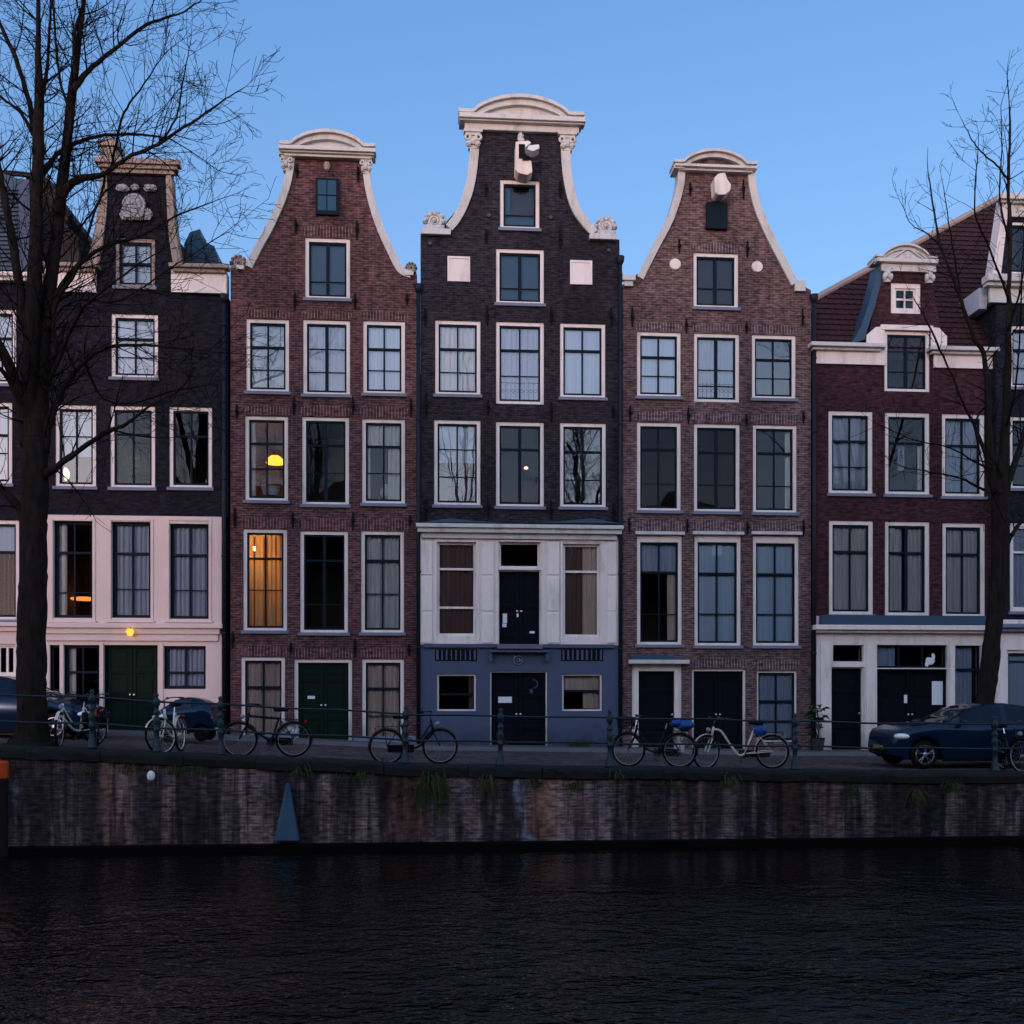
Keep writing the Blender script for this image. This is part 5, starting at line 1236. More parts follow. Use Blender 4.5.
# ------------------------------------------------------------------ near bank houses (mirrored in the glass, and they shade the street)
r_ = random.Random(12); x = -62.0; k = 0; labs = ['stepped', 'plain', 'tall', 'broad', 'low', 'narrow', 'steep', 'flat', 'old', 'dark', 'squat', 'high', 'slim', 'wide', 'grey', 'brown', 'deep', 'short', 'sober', 'big', 'quiet', 'shaded']
while x < 60:
    w_ = r_.uniform(5.2, 7.0)
    H_ = r_.uniform(12.4, 16.6) if not -36 < x + w_ / 2 < -26 else 5.2; yb = -15  # low houses added in the gap hide horizon glow; sun passes above
    rt = empty('near_bank_house', (x + w_ / 2, yb, 0)); tag(rt, labs[k % 22] + ' dark gabled house on the near bank unseen behind the viewer, number %d along' % (k + 1), 'house', 'houses on the near bank'); k += 1
    hw = w_ / 2 - .02
    MB().prism([(-hw, 0), (hw, 0), (hw, H_ * .93), (hw * .5, H_ * .955), (.8, H_), (-.8, H_), (-hw * .5, H_ * .955), (-hw, H_ * .93)], -9, 0).build('wall', 'opp', rt)
    w0 = None
    for i in range(3):
        for j in range(5 if H_ > 8 else 1):
            xx = (i - 1) * w_ * .3; zz = 1.2 + j * 2.6
            if w0 is None:
                w0 = MB().box(-.55, .55, -.01, .05, 0, 1.7).build('window', 'glass_pale' if 'glass_pale' in M else 'white', rt); o = w0
            else: o = w0.copy(); COL.objects.link(o); o.parent = rt
            o.location = (xx, 0, zz)
    x += w_
M['oppwin'] = pmat('near_bank_window', (.05, .055, .065), .15, .1, bump=0)
for o in bpy.data.objects:
    if o.name.startswith('window') and o.parent and o.parent.name.startswith('near_bank_house'): o.data.materials[0] = M['oppwin']

# ------------------------------------------------------------------ bicycles
def bicycle(label, px, py, Y, heading, frame='bikeblack', style='omafiets', lean=.05, steer=0, long=1.0, basket=None, bag=None, light=False, seed=0, sc=1.04, rimmat='rim', bars='bikedark'):
    x = at(px, py, Y).x
    root = empty('bicycle', (x, Y, ground_z(x) + (.03 if Y < YQ + .55 else -.018)), rz=heading); root.rotation_euler = (lean, 0, heading); root.rotation_mode = 'XYZ'
    root.scale = (sc,) * 3
    tag(root, label, 'bicycle', 'bicycles parked along the quay')
    R_ = .345; fx, rx = .56 * long, -.50 * long
    head = Vector((fx - .17, 0, .80)); tilt = math.atan2(.16, .80)
    # steering axis through head tube
    A = Matrix.Translation(head) @ Matrix.Rotation(steer, 4, Vector((-.2, 0, 1)).normalized()) @ Matrix.Translation(-head)
    def wheel(cx, T, key):
        m = MB(); m.T = T
        m.torus((cx, 0, R_), R_ - .035, .012, 'y', 36, 6)
        m.lathe([(.015, -.05), (.03, -.045), (.02, 0), (.03, .045), (.015, .05)], (cx, 0, R_), 8, 'y')
        for i in range(18):
            a = 2 * PI * i / 18; a2 = a + .25 * (1 if i % 2 else -1)
            m.tube([(cx + .025 * math.cos(a2), .03 * (1 if i % 2 else -1), R_ + .025 * math.sin(a2)), (cx + (R_ - .04) * math.cos(a), 0, R_ + (R_ - .04) * math.sin(a))], .0015, 3, cap=False)
        wo = m.build('wheel', rimmat, root)
        m = MB(); m.T = T; m.torus((cx, 0, R_), R_ - .014, .026, 'y', 36, 8); m.build('tyre', 'tyre', wo, smooth=True)
    wheel(rx, None, 'r'); wheel(fx, A, 'f')
    bb = Vector((-.06 * long, 0, .30)); seat_top = Vector((-.24 * long, 0, .88)); st = Vector((-.21 * long, 0, .78)); ra = Vector((rx, 0, R_)); hl = Vector((fx - .13, 0, .62)); hu = Vector((fx - .18, 0, .86))
    m = MB()
    m.tube([hl, hu], .026, 8); m.tube([bb, st], .022, 8); 
    if style == 'omafiets':
        mid = (hl + bb) / 2 + Vector((-.03, 0, -.10)); mid2 = (hu + bb) / 2 + Vector((-.02, 0, -.10))
        m.tube(catmull([hl, mid, bb]), .024, 8); m.tube(catmull([hu - Vector((0, 0, .06)), mid2, bb + (st - bb) * .35]), .015, 8)
    elif style == 'swan':
        m.tube(catmull([hu - Vector((0, 0, .05)), hu + Vector((-.16, 0, -.10)), (hu + bb) / 2 + Vector((-.03, 0, -.10)), bb + Vector((.12, 0, -.02)), bb]), .024, 8)
        m.tube(catmull([bb, bb + Vector((-.15, 0, .03)), ra + Vector((.16, 0, .02)), ra]), .013, 6)
    else:
        m.tube([hl, bb], .026, 8); m.tube([hu - Vector((0, 0, .05)), st - Vector((0, 0, .02))], .024, 8)
    for s_ in (-.05, .05):
        m.tube([bb + Vector((0, s_ * .5, 0)), ra + Vector((0, s_, 0))], .010, 6); m.tube([st + Vector((0, s_ * .4, 0)), ra + Vector((0, s_, 0))], .009, 6)
    m.build('frame', frame, root, smooth=True)
    m = MB(); m.T = A
    for s_ in (-.05, .05): m.tube(catmull([hl + Vector((0, s_ * .6, 0)), Vector((fx - .06, s_, R_ + .14)), Vector((fx, s_, R_))]), .015, 6)
    m.tube([hl + Vector((0, -.05, 0)), hl + Vector((0, .05, 0))], .014, 6)
    m.build('fork', frame, root, smooth=True)
    m = MB(); m.T = A; t = Vector((hu.x - .03, 0, 1.02))
    m.tube([hu, t], .013, 6)
    m.tube(catmull([t + Vector((-.22, -.28, .0)), t + Vector((-.04, -.25, .03)), t + Vector((.04, -.1, .02)), t + Vector((.03, 0, 0)), t + Vector((.04, .1, .02)), t + Vector((-.04, .25, .03)), t + Vector((-.22, .28, .0))]), .011, 6)
    m.lathe([(.0, -.01), (.03, 0), (.032, .03), (.01, .04)], (t.x + .02, .12, t.z + .02), 8)
    hbo = m.build('handlebar', bars, root, smooth=True)
    m = MB(); m.T = A
    for s_ in (-1, 1): m.tube([t + Vector((-.12, s_ * .27, .015)), t + Vector((-.24, s_ * .282, 0))], .017, 6)
    m.build('grips', 'tyre', hbo)
    m = MB(); m.tube([st, seat_top + Vector((0, 0, .03))], .012, 6); m.build('seat_post', 'chrome', root)
    m = MB()
    sx, sz = seat_top.x, seat_top.z + .07
    vs = []; ring = [(-.14, .09), (-.12, .11), (-.04, .10), (.04, .045), (.13, .022), (.145, 0)]
    outline = [(a, b) for a, b in ring] + [(a, -b) for a, b in ring[-2::-1]]
    n_ = len(outline)
    vs = [(sx + a, b, sz + .012) for a, b in outline] + [(sx + a * 1.02, b * 1.08, sz - .02) for a, b in outline] + [(sx + a * .9, b * .6, sz - .05) for a, b in outline]
    m.add(vs, [tuple(range(n_))[::-1]] + [(i, (i + 1) % n_, (i + 1) % n_ + n_, i + n_) for i in range(n_)] + [(i + n_, (i + 1) % n_ + n_, (i + 1) % n_ + 2 * n_, i + 2 * n_) for i in range(n_)] + [tuple(range(2 * n_, 3 * n_))])
    m.build('saddle', 'tyre', root, bevel=.008)
    def guard(cx, a0, a1, T):
        m = MB(); m.T = T; n = 20; vs = []
        for i in range(n + 1):
            a = a0 + (a1 - a0) * i / n
            for (rr, yy) in ((R_ + .022, -.03), (R_ + .034, 0), (R_ + .022, .03)): vs.append((cx + rr * math.cos(a), yy, R_ + rr * math.sin(a)))
        for i in range(n + 1):
            a = a0 + (a1 - a0) * i / n
            for (rr, yy) in ((R_ + .018, -.03), (R_ + .030, 0), (R_ + .018, .03)): vs.append((cx + rr * math.cos(a), yy, R_ + rr * math.sin(a)))
        o = 3 * (n + 1); fs = []
        for i in range(n):
            for k_ in range(2):
                fs.append((i * 3 + k_, i * 3 + k_ + 1, i * 3 + 4 + k_, i * 3 + 3 + k_)); fs.append((o + i * 3 + k_, o + i * 3 + 3 + k_, o + i * 3 + 4 + k_, o + i * 3 + k_ + 1))
        m.add(vs, fs); return m
    guard(rx, PI * .02, PI * 1.08, None).build('mudguard', frame, root, smooth=True)
    guard(fx, PI * .18, PI * 1.0, A).build('mudguard', frame, root, smooth=True)
    m = MB(); z_ = .74
    for s_ in (-.06, 0, .06): m.tube([(rx - .2, s_, z_), (rx + .25, s_ * .8, z_ + .01)], .006, 5)
    for s_ in (-.06, .06): m.tube([(rx - .05, s_, z_), (rx, s_ * .9, R_)], .005, 5); m.tube([(rx - .2, s_, z_), (rx - .2, -s_, z_)], .006, 5)
    m.build('carrier', 'bikeblack', root)
    m = MB().lathe([(.02, -.05), (.09, -.05), (.09, -.043), (.02, -.043)], (bb.x, 0, bb.z), 16, 'y')
    m.tube([(bb.x, -.07, bb.z), (bb.x, .07, bb.z)], .012, 6)
    m.tube([(bb.x, -.07, bb.z), (bb.x + .06, -.08, bb.z - .15)], .008, 5).box(bb.x + .01, bb.x + .11, -.16, -.08, bb.z - .17, bb.z - .15)
    m.tube([(bb.x, .07, bb.z), (bb.x - .06, .08, bb.z + .15)], .008, 5).box(bb.x - .11, bb.x - .01, .08, .16, bb.z + .14, bb.z + .16)
    m.build('crank', 'bikedark', root)
    m = MB().box(rx + .02, bb.x + .10, -.066, -.05, bb.z - .07, bb.z + .08); m.build('chain_case', 'bikeblack', root, bevel=.003)
    MB().tube([(bb.x - .08, .03, bb.z - .02), (bb.x - .16, .16, .02)], .008, 5).build('kickstand', 'bikedark', root)
    m = MB(); m.T = A; m.lathe([(.01, -.05), (.045, .0), (.05, .04), (.0, .05)], (fx - .06, 0, .80), 10, 'x'); m.build('front_lamp', 'rim', root, smooth=True)
    rl_ = MB().box(rx - .25, rx - .22, -.04, .04, .68, .73)
    if light: rl_ = MB().box(rx - .28, rx - .22, -.06, .06, .62, .76)
    rl_.build('rear_reflector', 'redp', root, bevel=.008)
    if basket:
        m = MB(); m.T = A if basket == 'front' else None
        cx = fx + .05 if basket == 'front' else rx - .02; cz = .78 if basket == 'front' else .76
        for i in range(5):
            f_ = i / 4; w2, l2 = .16 + .03 * f_, .13 + .03 * f_; z1_ = cz + .24 * f_
            m.tube([(cx - l2, -w2, z1_), (cx + l2, -w2, z1_), (cx + l2, w2, z1_), (cx - l2, w2, z1_), (cx - l2, -w2, z1_)], .006, 4)
        for i in range(9):
            f_ = -1 + 2 * i / 8
            for s_ in (-1, 1):
                m.tube([(cx + f_ * .13, s_ * .16, cz), (cx + f_ * .16, s_ * .19, cz + .24)], .005, 4); m.tube([(cx + s_ * .13, f_ * .16, cz), (cx + s_ * .16, f_ * .19, cz + .24)], .005, 4)
        m.box(cx - .13, cx + .13, -.16, .16, cz - .004, cz + .004)
        m.build('basket', 'bikeblack', root)
    if bag:
        for (mat_, c_, r3, sd) in bag:
            MB().blob(c_, r3, sd, 9, .26).build('saddle_cover' if c_[2] > .9 and mat_ == 'bluebag' and long > 1.1 else 'pannier', mat_, root, smooth=True)
    return root
bicycle('silver bicycle seen end-on beside the left tree trunk, partly over the dark car', 79, 745, YQ + 1.5, -1.95, frame='bikewhite', lean=.08, steer=.5, seed=1)
bicycle('black bicycle with a bright red rear lamp just left of the green door', 97, 747, YQ + 1.35, 1.85, frame='bikeblack', lean=-.06, light=True, bag=[('bikeblack', (-.5, .16, .55), (.16, .07, .16), 3), ('bikeblack', (-.5, -.16, .55), (.16, .07, .16), 4)])
bicycle('pale pinkish white bicycle seen from the front with its wheel turned', 173, 750, YQ + 1.0, -1.63, frame='bikewhite', lean=.05, steer=-.62, rimmat='bikewhite')
bicycle('black bicycle with a shopping bag on its carrier before the red house', 268, 753, YQ + .95, PI, frame='bikeblack', style='diamond', lean=.06, bag=[('whitebag', (-.36, -.1, .58), (.13, .07, .12), 8), ('whitebag', (-.5, -.1, .50), (.09, .06, .10), 9)])
bicycle('black bicycle behind a railing post at the joint of the red and the blue-fronted house', 412, 762, YQ + .85, 0, frame='bikeblack', lean=-.05)
bicycle('black bicycle with blue and white bags on its carrier, left of the long white-framed one', 655, 768, YQ + 1.0, PI - .42, frame='bikeblack', lean=.05, basket='front', bag=[('bluebag', (-.60, -.02, .86), (.17, .14, .11), 3), ('bluebag', (-.42, .03, .90), (.12, .12, .08), 13), ('whitebag', (-.5, -.1, .70), (.13, .1, .2), 5), ('whitebag', (-.48, -.12, .42), (.10, .08, .16), 6)])
bicycle('long bicycle with curved cream frame and a bright blue saddle cover, leaning by a post', 741, 770, YQ + .9, PI, frame='bikeivory', style='swan', long=1.32, lean=.06, steer=.45, basket=None, bag=[('bluebag', (-.40, 0, .78), (.13, .10, .12), 2)], sc=1.04)
bicycle('dark bicycle seen end-on at the right edge beside a railing post', 1012, 770, YQ + .9, -1.75, frame='bikeblack', lean=.1, steer=.4)

# ------------------------------------------------------------------ cars
def interp(tab, x):
    if x <= tab[0][0]: return tab[0][1]
    for (a, va), (b, vb) in zip(tab, tab[1:]):
        if x <= b:
            t = (x - a) / (b - a); t = t * t * (3 - 2 * t) * .35 + t * .65
            return va + (vb - va) * t
    return tab[-1][1]
def car(name, label, cat, px, py, Y, L, Wd, hood, roofl, wheels, heading=0, col='carblue', glass_rng=None, zs=1.0, R_=.32, mirror_x=None, belt=None, group=None):
    """local x runs from the nose (0) back to the tail (L); heading turns the nose. hood = belt line table, roofl = roof line table"""
    x = at(px, py, Y).x
    root = empty(name, (x, Y, ground_z(x) - .018)); root.rotation_euler = (0, 0, heading); tag(root, label, cat, group)
    n = int(L / .05); st = [L * i / n for i in range(n + 1)]
    secs = []
    hw = Wd / 2
    for s_ in st:
        e = min(s_, L - s_); wf = hw * (1 - .28 * max(0, 1 - e / .45) ** 2.2)
        zb = .22 + .10 * max(0, 1 - e / .3); zbelt = interp(hood, s_); zr = max(interp(roofl, s_), zbelt + .012)
        arch = zb
        for wx in wheels:
            d = abs(s_ - wx)
            if d < R_ + .06: arch = max(arch, R_ + math.sqrt(max(0, (R_ + .06) ** 2 - d * d)))
        k = min(1, (zr - zbelt) / .45); wr = wf * (1 - .30 * k) if k > .03 else wf * .93
        wb = wf * .985
        mid = max(arch + .02, zb + (zbelt - zb) * .45)
        sec = [(wf * .96, arch), (wf * .995, max(arch + .01, min(mid, zbelt - .12))), (wf, max(arch + .015, zbelt - .14)), (wf * .965, zbelt - .02), (wb * .94, zbelt), (wr + (wb * .94 - wr) * .15, zbelt + (zr - zbelt) * .84), (wr * .92, zbelt + (zr - zbelt) * .95), (wr * .55, zr - .004), (0, zr)]
        secs.append((s_, sec, k))
    m = len(secs[0][1]); body = MB(); gls = MB(); vs = []
    for s_, sec, k in secs:
        for (yy, zz) in sec: vs.append((s_, -yy, zz))
        for (yy, zz) in sec[-2::-1]: vs.append((s_, yy, zz))
    c_ = 2 * m - 1; body.v = list(vs); gls.v = list(vs)
    for i in range(n):
        for j in range(c_ - 1):
            f_ = (i * c_ + j, (i + 1) * c_ + j, (i + 1) * c_ + j + 1, i * c_ + j + 1)
            jj = j if j < m - 1 else c_ - 2 - j
            s_ = (secs[i][0] + secs[i + 1][0]) / 2; k = (secs[i][2] + secs[i + 1][2]) / 2
            side = jj == 4 and k > .5 and not any(abs(s_ - p_) < .05 for p_ in glass_rng[2])
            screen = jj >= 5 and k > .06 and (glass_rng[0][0] < s_ < glass_rng[0][1] or glass_rng[1][0] < s_ < glass_rng[1][1])
            (gls if side or screen else body).f.append(f_)
    body.f.append(tuple(range(c_))); body.f.append(tuple(n * c_ + j for j in range(c_))[::-1])
    body.build('body', col, root, smooth=True)
    gls.build('windows', 'carglass', root, smooth=True)
    MB().box(.25, L - .25, -hw + .14, hw - .14, .2, .62).build('underbody', 'carblack', root)
    for s2 in (-1, 1): MB().box(wheels[0] + R_ + .08, wheels[1] - R_ - .08, s2 * (hw * .93), s2 * (hw * .99), .17, .27).build('side_skirt', 'carblack', root, bevel=.01)
    for wx in wheels:
        for s2 in (-1, 1):
            yy = s2 * (hw - .11)
            w = MB().torus((wx, yy, R_), R_ - .075, .075, 'y', 28, 10); w.build('tyre', 'tyre', None) if False else None
            rim = MB(); yo = yy + s2 * .075
            rim.torus((wx, yo, R_), R_ - .115, .014, 'y', 28, 6)
            rim.lathe([(.03, -.01), (.05, 0), (.03, .01)], (wx, yo, R_), 10, 'y')
            for q in range(5):
                a = 2 * PI * q / 5 + .3
                for da in (-.16, .16):
                    rim.tube([(wx + .04 * math.cos(a), yo, R_ + .04 * math.sin(a)), (wx + (R_ - .12) * math.cos(a + da), yo, R_ + (R_ - .12) * math.sin(a + da))], .012, 5)
            ro = rim.build('wheel', 'chrome' if L > 2 else 'carblack', root)
            w.build('tyre', 'tyre', ro, smooth=True)
            MB().lathe([(.01, -.02), (R_ - .1, -.02), (R_ - .1, .02), (.01, .02)], (wx, yy, R_), 20, 'y').build('wheel_disc', 'carblack', ro)
    # lamps, bumper, plate, mirror
    zbt = interp(hood, .3)
    for s2 in (-1, 1):
        MB().blob((.24, s2 * hw * .78, zbt - .16), (.20, .19, .085), 2, 8, 0).build('headlight', 'headlamp', root, smooth=True)
        MB().blob((L - .10, s2 * hw * .74, interp(hood, L - .15) - .22), (.1, .14, .08) if L > 2 else (.05, .05, .04), 2, 8, 0).build('tail_light', 'redp', root, smooth=True)
    MB().box(-.02, .12, -hw * .55, hw * .55, .34, .46).build('grille', 'carblack', root, bevel=.02)
    MB().box(-.035, -.022, -.26, .26, .40, .50).build('number_plate', pmat('yellow_plate', (.22, .17, .04), .5, .05, bump=0), root)
    if mirror_x:
        for s2 in (-1, 1):
            MB().blob((mirror_x, s2 * (hw + .07), interp(hood, mirror_x) + .06), (.07, .11, .075), 3, 8, 0).build('mirror', col, root, smooth=True)
    for s2 in (-1, 1):
        for hx in (glass_rng[3]): MB().box(hx - .09, hx + .09, s2 * hw * .985, s2 * (hw + .012), interp(hood, hx) - .17, interp(hood, hx) - .145).build('door_handle', 'carblue', root)
    return root
hood = [(0, .60), (.04, .74), (.14, .84), (.5, .94), (1.0, 1.0), (2.0, .98), (3.3, 1.02), (4.2, 1.0), (4.4, .84), (4.5, .70)]
roofl = [(0, .60), (.04, .74), (1.0, 1.0), (1.35, 1.13), (1.75, 1.34), (2.15, 1.45), (2.7, 1.47), (3.3, 1.40), (3.9, 1.18), (4.25, 1.02), (4.5, .70)]
car('parked_car', 'dark blue hatchback parked nose-left at the right end of the quay', 'car', 896, 771, YQ + 1.5, 4.5, 1.74, hood, roofl, (.68, 3.40), 0, glass_rng=((1.10, 1.95), (3.5, 4.15), (1.45, 2.55, 3.45), (2.35, 3.2)), mirror_x=1.5, group='cars parked by the canal')
bpy.data.objects['parked_car'].location.y += .86
hood2 = [(0, .62), (.15, .72), (.6, .86), (1.1, .97), (2.0, 1.0), (3.3, 1.02), (4.0, 1.0), (4.2, .8), (4.35, .7)]
roofl2 = [(0, .62), (.15, .72), (1.0, .98), (1.35, 1.15), (1.8, 1.40), (2.2, 1.50), (3.0, 1.52), (3.8, 1.42), (4.2, 1.1), (4.35, .7)]
car('parked_car', 'dark blue car parked behind the left tree trunk, nose pointing right', 'car', 103, 737, YF - 3.2, 4.35, 1.75, hood2, roofl2, (.85, 3.5), PI, glass_rng=((1.05, 1.85), (3.9, 4.2), (1.5, 2.6, 3.6), (2.4, 3.4)), mirror_x=1.5, group='cars parked by the canal')
hood3 = [(0, .45), (.12, .62), (.3, .74), (.9, .80), (1.25, .84), (1.42, .74), (1.5, .45)]
roofl3 = [(0, .45), (.12, .62), (.3, .80), (.6, 1.0), (.8, 1.05), (1.1, 1.02), (1.35, .90), (1.42, .76), (1.5, .45)]
car('microcar', 'small rounded dark blue microcar behind the pale bicycle, right of the green door', 'microcar', 155, 737, YF - 3.4, 1.5, 1.0, hood3, roofl3, (.32, 1.18), 0, glass_rng=((.2, .2), (1.2, 1.2), (.5,), (.8,)), R_=.18)

# ------------------------------------------------------------------ quay wall odds and ends
c = at(287, 841, YQ - .2)
o = empty('mooring_cone', (c.x, YQ - .23, c.z)); tag(o, 'tall narrow blue cone standing against the brick quay wall at the waterline', 'fender')
m = MB(); vs = [(-.24, -.05, 0), (.24, -.05, 0), (.24, .2, 0), (-.24, .2, 0), (-.03, .10, 1.13), (.03, .10, 1.13), (.03, .2, 1.13), (-.03, .2, 1.13)]
m.add(vs, [(0, 3, 2, 1), (4, 5, 6, 7), (0, 1, 5, 4), (1, 2, 6, 5), (2, 3, 7, 6), (3, 0, 4, 7)]).build('plate', 'blueboard', o, bevel=.03)
MB().tube([(0, .02, .02), (0, .085, 1.1)], .022, 6).build('rib', 'blueboard', o)
c = at(151, 776, YQ - .12)
o = empty('white_buoy', c); tag(o, 'small white oval float hanging on the quay wall below the pale bicycle', 'buoy')
MB().blob((0, 0, 0), (.075, .07, .105), 1, 10, 0).build('float', 'buoy', o, smooth=True); MB().tube([(0, 0, .1), (0, .05, .3)], .008, 5).build('cord', 'iron', o)
c = at(1, 850, YQ - .3)
o = empty('mooring_pile', c); tag(o, 'dark timber mooring pile with orange painted head at the left frame edge', 'mooring pile')
zt_ = at(2, 778, YQ - .3).z - c.z; zo_ = at(2, 761, YQ - .3).z - c.z
MB().lathe([(.13, -.8), (.125, zt_ - .003)], (0, 0, 0), 14).build('pile', 'pile', o, smooth=False)
MB().lathe([(.135, zt_), (.135, zo_ - .03), (.11, zo_)], (0, 0, 0), 14).build('painted_head', 'orange', o)
rr = random.Random(9)
tufts = [(300, 774, .24, 'weed', 46, .10), (337, 778, .10, 'weed2', 16, .1), (361, 776, .18, 'weed', 28, .22), (432, 784, .30, 'weed', 80, .62), (403, 790, .10, 'weed2', 18, .18), (486, 784, .24, 'weed2', 50, .36), (535, 784, .14, 'weed', 30, .12), (575, 786, .12, 'weed', 24, .12), (180, 770, .15, 'weed', 26, .12),
         (201, 772, .13, 'weed', 24, .12), (617, 776, .20, 'weed2', 34, .1), (728, 782, .20, 'weed2', 40, .22), (668, 786, .12, 'weed', 20, .15), (915, 796, .20, 'weed2', 44, .22), (951, 788, .18, 'weed', 40, .14), (1000, 792, .14, 'weed', 22, .15), (130, 768, .12, 'weed2', 20, .14), (85, 770, .12, 'weed2', 18, .2), (852, 792, .12, 'weed', 20, .14)]
places = ['above the blue cone', 'small and dry, just right of the blue cone', 'short, under the left wheel of the post bicycle', 'largest and trailing, right of the post bicycle', 'tiny, under the post bicycle', 'long and brownish, left of the black front door', 'below the black front door', 'small, under the right blue-wall window',
          'right of the white float', 'between the float and the railing post', 'tall and dry, by the post near the blue wall', 'thin and dry, under the cream bicycle', 'under the bags of the black bicycle', 'pale and drooping, below the blue car nose', 'bushy, under the blue car front wheel', 'near the right frame edge', 'dry, left of the white float', 'sparse, under the end-on bicycles', 'small, left of the blue car']
for (px, py, ln, mt, nb, droop), pl_ in zip(tufts, places):
    c = at(px, py, YQ - .02); o = empty('weed_tuft', c); 
    m = MB()
    for i in range(nb):
        a = rr.uniform(0, PI); out_ = rr.uniform(.3, 1); L_ = ln * rr.uniform(.5, 1.3)
        dx = math.cos(a) * L_ * .9; dy = -abs(math.sin(a)) * L_ * .6 - .02; sx_ = rr.uniform(-.12, .12)
        up_ = L_ * rr.uniform(.1, .8); dn = -droop * rr.uniform(.2, 1.2)
        p0 = Vector((sx_, .02, rr.uniform(-.03, .03))); p1 = p0 + Vector((dx * .5, dy * .6, up_)); p2 = p0 + Vector((dx, dy, up_ * .4 + dn * .5)); p3 = p0 + Vector((dx * 1.15, dy * .9, dn))
        w_ = rr.uniform(.006, .014); vs = []; pts = catmull([p0, p1, p2, p3], 3)
        for j, p_ in enumerate(pts):
            ww = w_ * (1 - (j / len(pts)) ** 2); vs += [p_ + Vector((-ww, 0, 0)), p_ + Vector((ww, ww * .5, 0))]
        m.add(vs, [(2 * j, 2 * j + 1, 2 * j + 3, 2 * j + 2) for j in range(len(pts) - 1)])
    ob = m.build('weed_tuft', mt, None, off=(0, 0, 0)); bpy.data.objects.remove(o); ob.name = 'weed_tuft'; ob.location = c
    tag(ob, 'weed tuft on the quay wall ' + pl_, 'weed', 'weeds growing from the quay wall')
# a low plant at the foot of the blue wall
c = at(579, 749, YF - .25); m = MB()
for i in range(60):
    a = rr.uniform(0, 2 * PI); L_ = rr.uniform(.1, .3); p0 = Vector((rr.uniform(-.3, .3), rr.uniform(-.08, .08), 0)); p1 = p0 + Vector((math.cos(a) * L_ * .6, math.sin(a) * L_ * .4, L_ * .8))
    m.add([p0 + Vector((-.02, 0, 0)), p0 + Vector((.02, 0, 0)), p1], [(0, 1, 2)])
o = m.build('weed_tuft', 'weed'); o.location = (c.x, YF - .25, ground_z(c.x) + .06); tag(o, 'low green weeds growing at the foot of the slate blue wall', 'weed', 'weeds growing from the quay wall')
# potted plant
x_ = at(818, 745, YF - .45).x; o = empty('potted_plant', (x_, YF - .45, ground_z(x_) + .06)); tag(o, 'dark leafy potted plant beside the black door of the maroon house', 'plant')
MB().lathe([(.14, 0), (.19, .34), (.21, .36), (.17, .35)], (0, 0, 0), 14).build('pot', 'pot', o)
MB().tube([(0, 0, .3), (.03, 0, .7), (-.02, .0, 1.1)], .02, 6).tube([(0, 0, .3), (-.1, 0, .7), (-.2, 0, .95)], .015, 6).build('stem', 'twig', o)
m = MB()
for i in range(46):
    t = rr.uniform(.55, 1.3); a = rr.uniform(0, 2 * PI); L_ = rr.uniform(.15, .34); c0 = Vector((rr.uniform(-.12, .08), rr.uniform(-.1, .1), t)); d = Vector((math.cos(a), math.sin(a) * .7, rr.uniform(-.3, .6))).normalized()
    s_ = d.cross(Vector((0, 0, 1))).normalized() * L_ * .28; tip = c0 + d * L_ - Vector((0, 0, .06)); mid = c0 + d * L_ * .55 + Vector((0, 0, .03))
    m.add([c0, mid + s_, tip, mid - s_], [(0, 1, 2, 3)])
m.build('leaves', 'leaf', o)

# ------------------------------------------------------------------ light
SUN_EL, SUN_AZ = math.radians(6.0), math.radians(25)      # low behind the viewer, to the left
sd = Vector((-math.sin(SUN_AZ) * math.cos(SUN_EL), -math.cos(SUN_AZ) * math.cos(SUN_EL), math.sin(SUN_EL)))
sl = bpy.data.lights.new('sun', 'SUN'); sl.energy = .42; sl.angle = math.radians(3.5); sl.color = (1.0, .60, .58)
so = bpy.data.objects.new('sun', sl); COL.objects.link(so); so.rotation_euler = (-sd).to_track_quat('-Z', 'Y').to_euler()
W = bpy.data.worlds.new('World'); scene.world = W; W.use_nodes = True; nt = W.node_tree; nt.nodes.clear()
sky = nt.nodes.new('ShaderNodeTexSky'); sky.sky_type = 'NISHITA'; sky.sun_disc = False; sky.sun_elevation = SUN_EL
sky.sun_rotation = math.atan2(sd.x, sd.y); sky.air_density = 1.0; sky.dust_density = .3; sky.ozone_density = 3.0
bg = nt.nodes.new('ShaderNodeBackground'); bg.inputs[1].default_value = .12
tcw = nt.nodes.new('ShaderNodeTexCoord'); spw = nt.nodes.new('ShaderNodeSeparateXYZ'); nt.links.new(tcw.outputs['Generated'], spw.inputs[0])
mrw = nt.nodes.new('ShaderNodeMapRange'); mrw.inputs[1].default_value = -.55; mrw.inputs[2].default_value = .35; nt.links.new(spw.outputs['Y'], mrw.inputs[0])
mxw = nt.nodes.new('ShaderNodeMix'); mxw.data_type = 'RGBA'; mxw.inputs['A'].default_value = (5.4, 4.1, 3.7, 1); mxw.inputs['B'].default_value = (1.28, 1.64, 2.12, 1)
nt.links.new(mrw.outputs[0], mxw.inputs['Factor'])
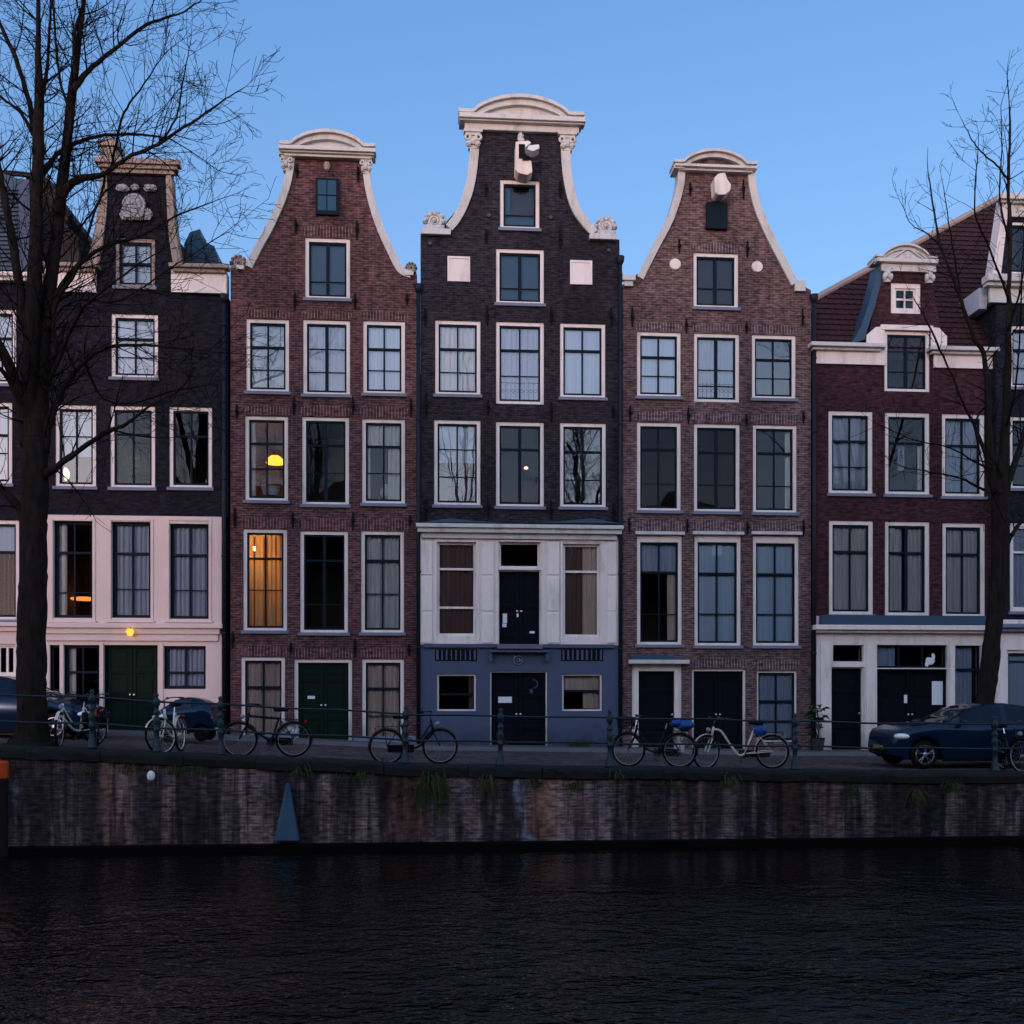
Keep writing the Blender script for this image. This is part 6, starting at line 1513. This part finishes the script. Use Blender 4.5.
mlw = nt.nodes.new('ShaderNodeMix'); mlw.data_type = 'RGBA'; mlw.blend_type = 'MULTIPLY'; mlw.inputs['Factor'].default_value = 1
gmw = nt.nodes.new('ShaderNodeGamma'); gmw.inputs[1].default_value = .62; nt.links.new(sky.outputs[0], gmw.inputs[0])
mrz = nt.nodes.new('ShaderNodeMapRange'); mrz.inputs[1].default_value = .25; mrz.inputs[2].default_value = .58; nt.links.new(spw.outputs['Z'], mrz.inputs[0])
mxz = nt.nodes.new('ShaderNodeMix'); mxz.data_type = 'RGBA'; mxz.inputs['A'].default_value = (1.22, 1.05, .99, 1); mxz.inputs['B'].default_value = (.86, .93, 1.02, 1); nt.links.new(mrz.outputs[0], mxz.inputs['Factor'])
mlz = nt.nodes.new('ShaderNodeMix'); mlz.data_type = 'RGBA'; mlz.blend_type = 'MULTIPLY'; mlz.inputs['Factor'].default_value = 1
nt.links.new(gmw.outputs[0], mlz.inputs['A']); nt.links.new(mxz.outputs['Result'], mlz.inputs['B']); nt.links.new(mlz.outputs['Result'], mlw.inputs['A']); nt.links.new(mxw.outputs['Result'], mlw.inputs['B'])
ou = nt.nodes.new('ShaderNodeOutputWorld')
nt.links.new(mlw.outputs['Result'], bg.inputs[0]); nt.links.new(bg.outputs[0], ou.inputs[0])

# ------------------------------------------------------------------ camera
cd = bpy.data.cameras.new('camera'); cd.sensor_width = 36; cd.lens = 36 * FOC / 1024; cd.shift_y = (HOR - 512) / 1024; cd.clip_end = 2000; cd.clip_start = .1
co = bpy.data.objects.new('camera', cd); COL.objects.link(co); co.location = (0, 0, CAM_Z); co.rotation_euler = (PI / 2, 0, -TH)
scene.camera = co
vs_ = scene.view_settings; vs_.view_transform = 'Standard'; vs_.look = 'None'; vs_.exposure = 1.0; vs_.gamma = 1; vs_.use_curve_mapping = False
scene.cycles.use_denoising = True
scene.cycles.max_bounces = 8; scene.cycles.transparent_max_bounces = 12; scene.cycles.glossy_bounces = 4; scene.cycles.diffuse_bounces = 3
scene.cycles.caustics_reflective = False; scene.cycles.caustics_refractive = False; scene.cycles.sample_clamp_indirect = 5
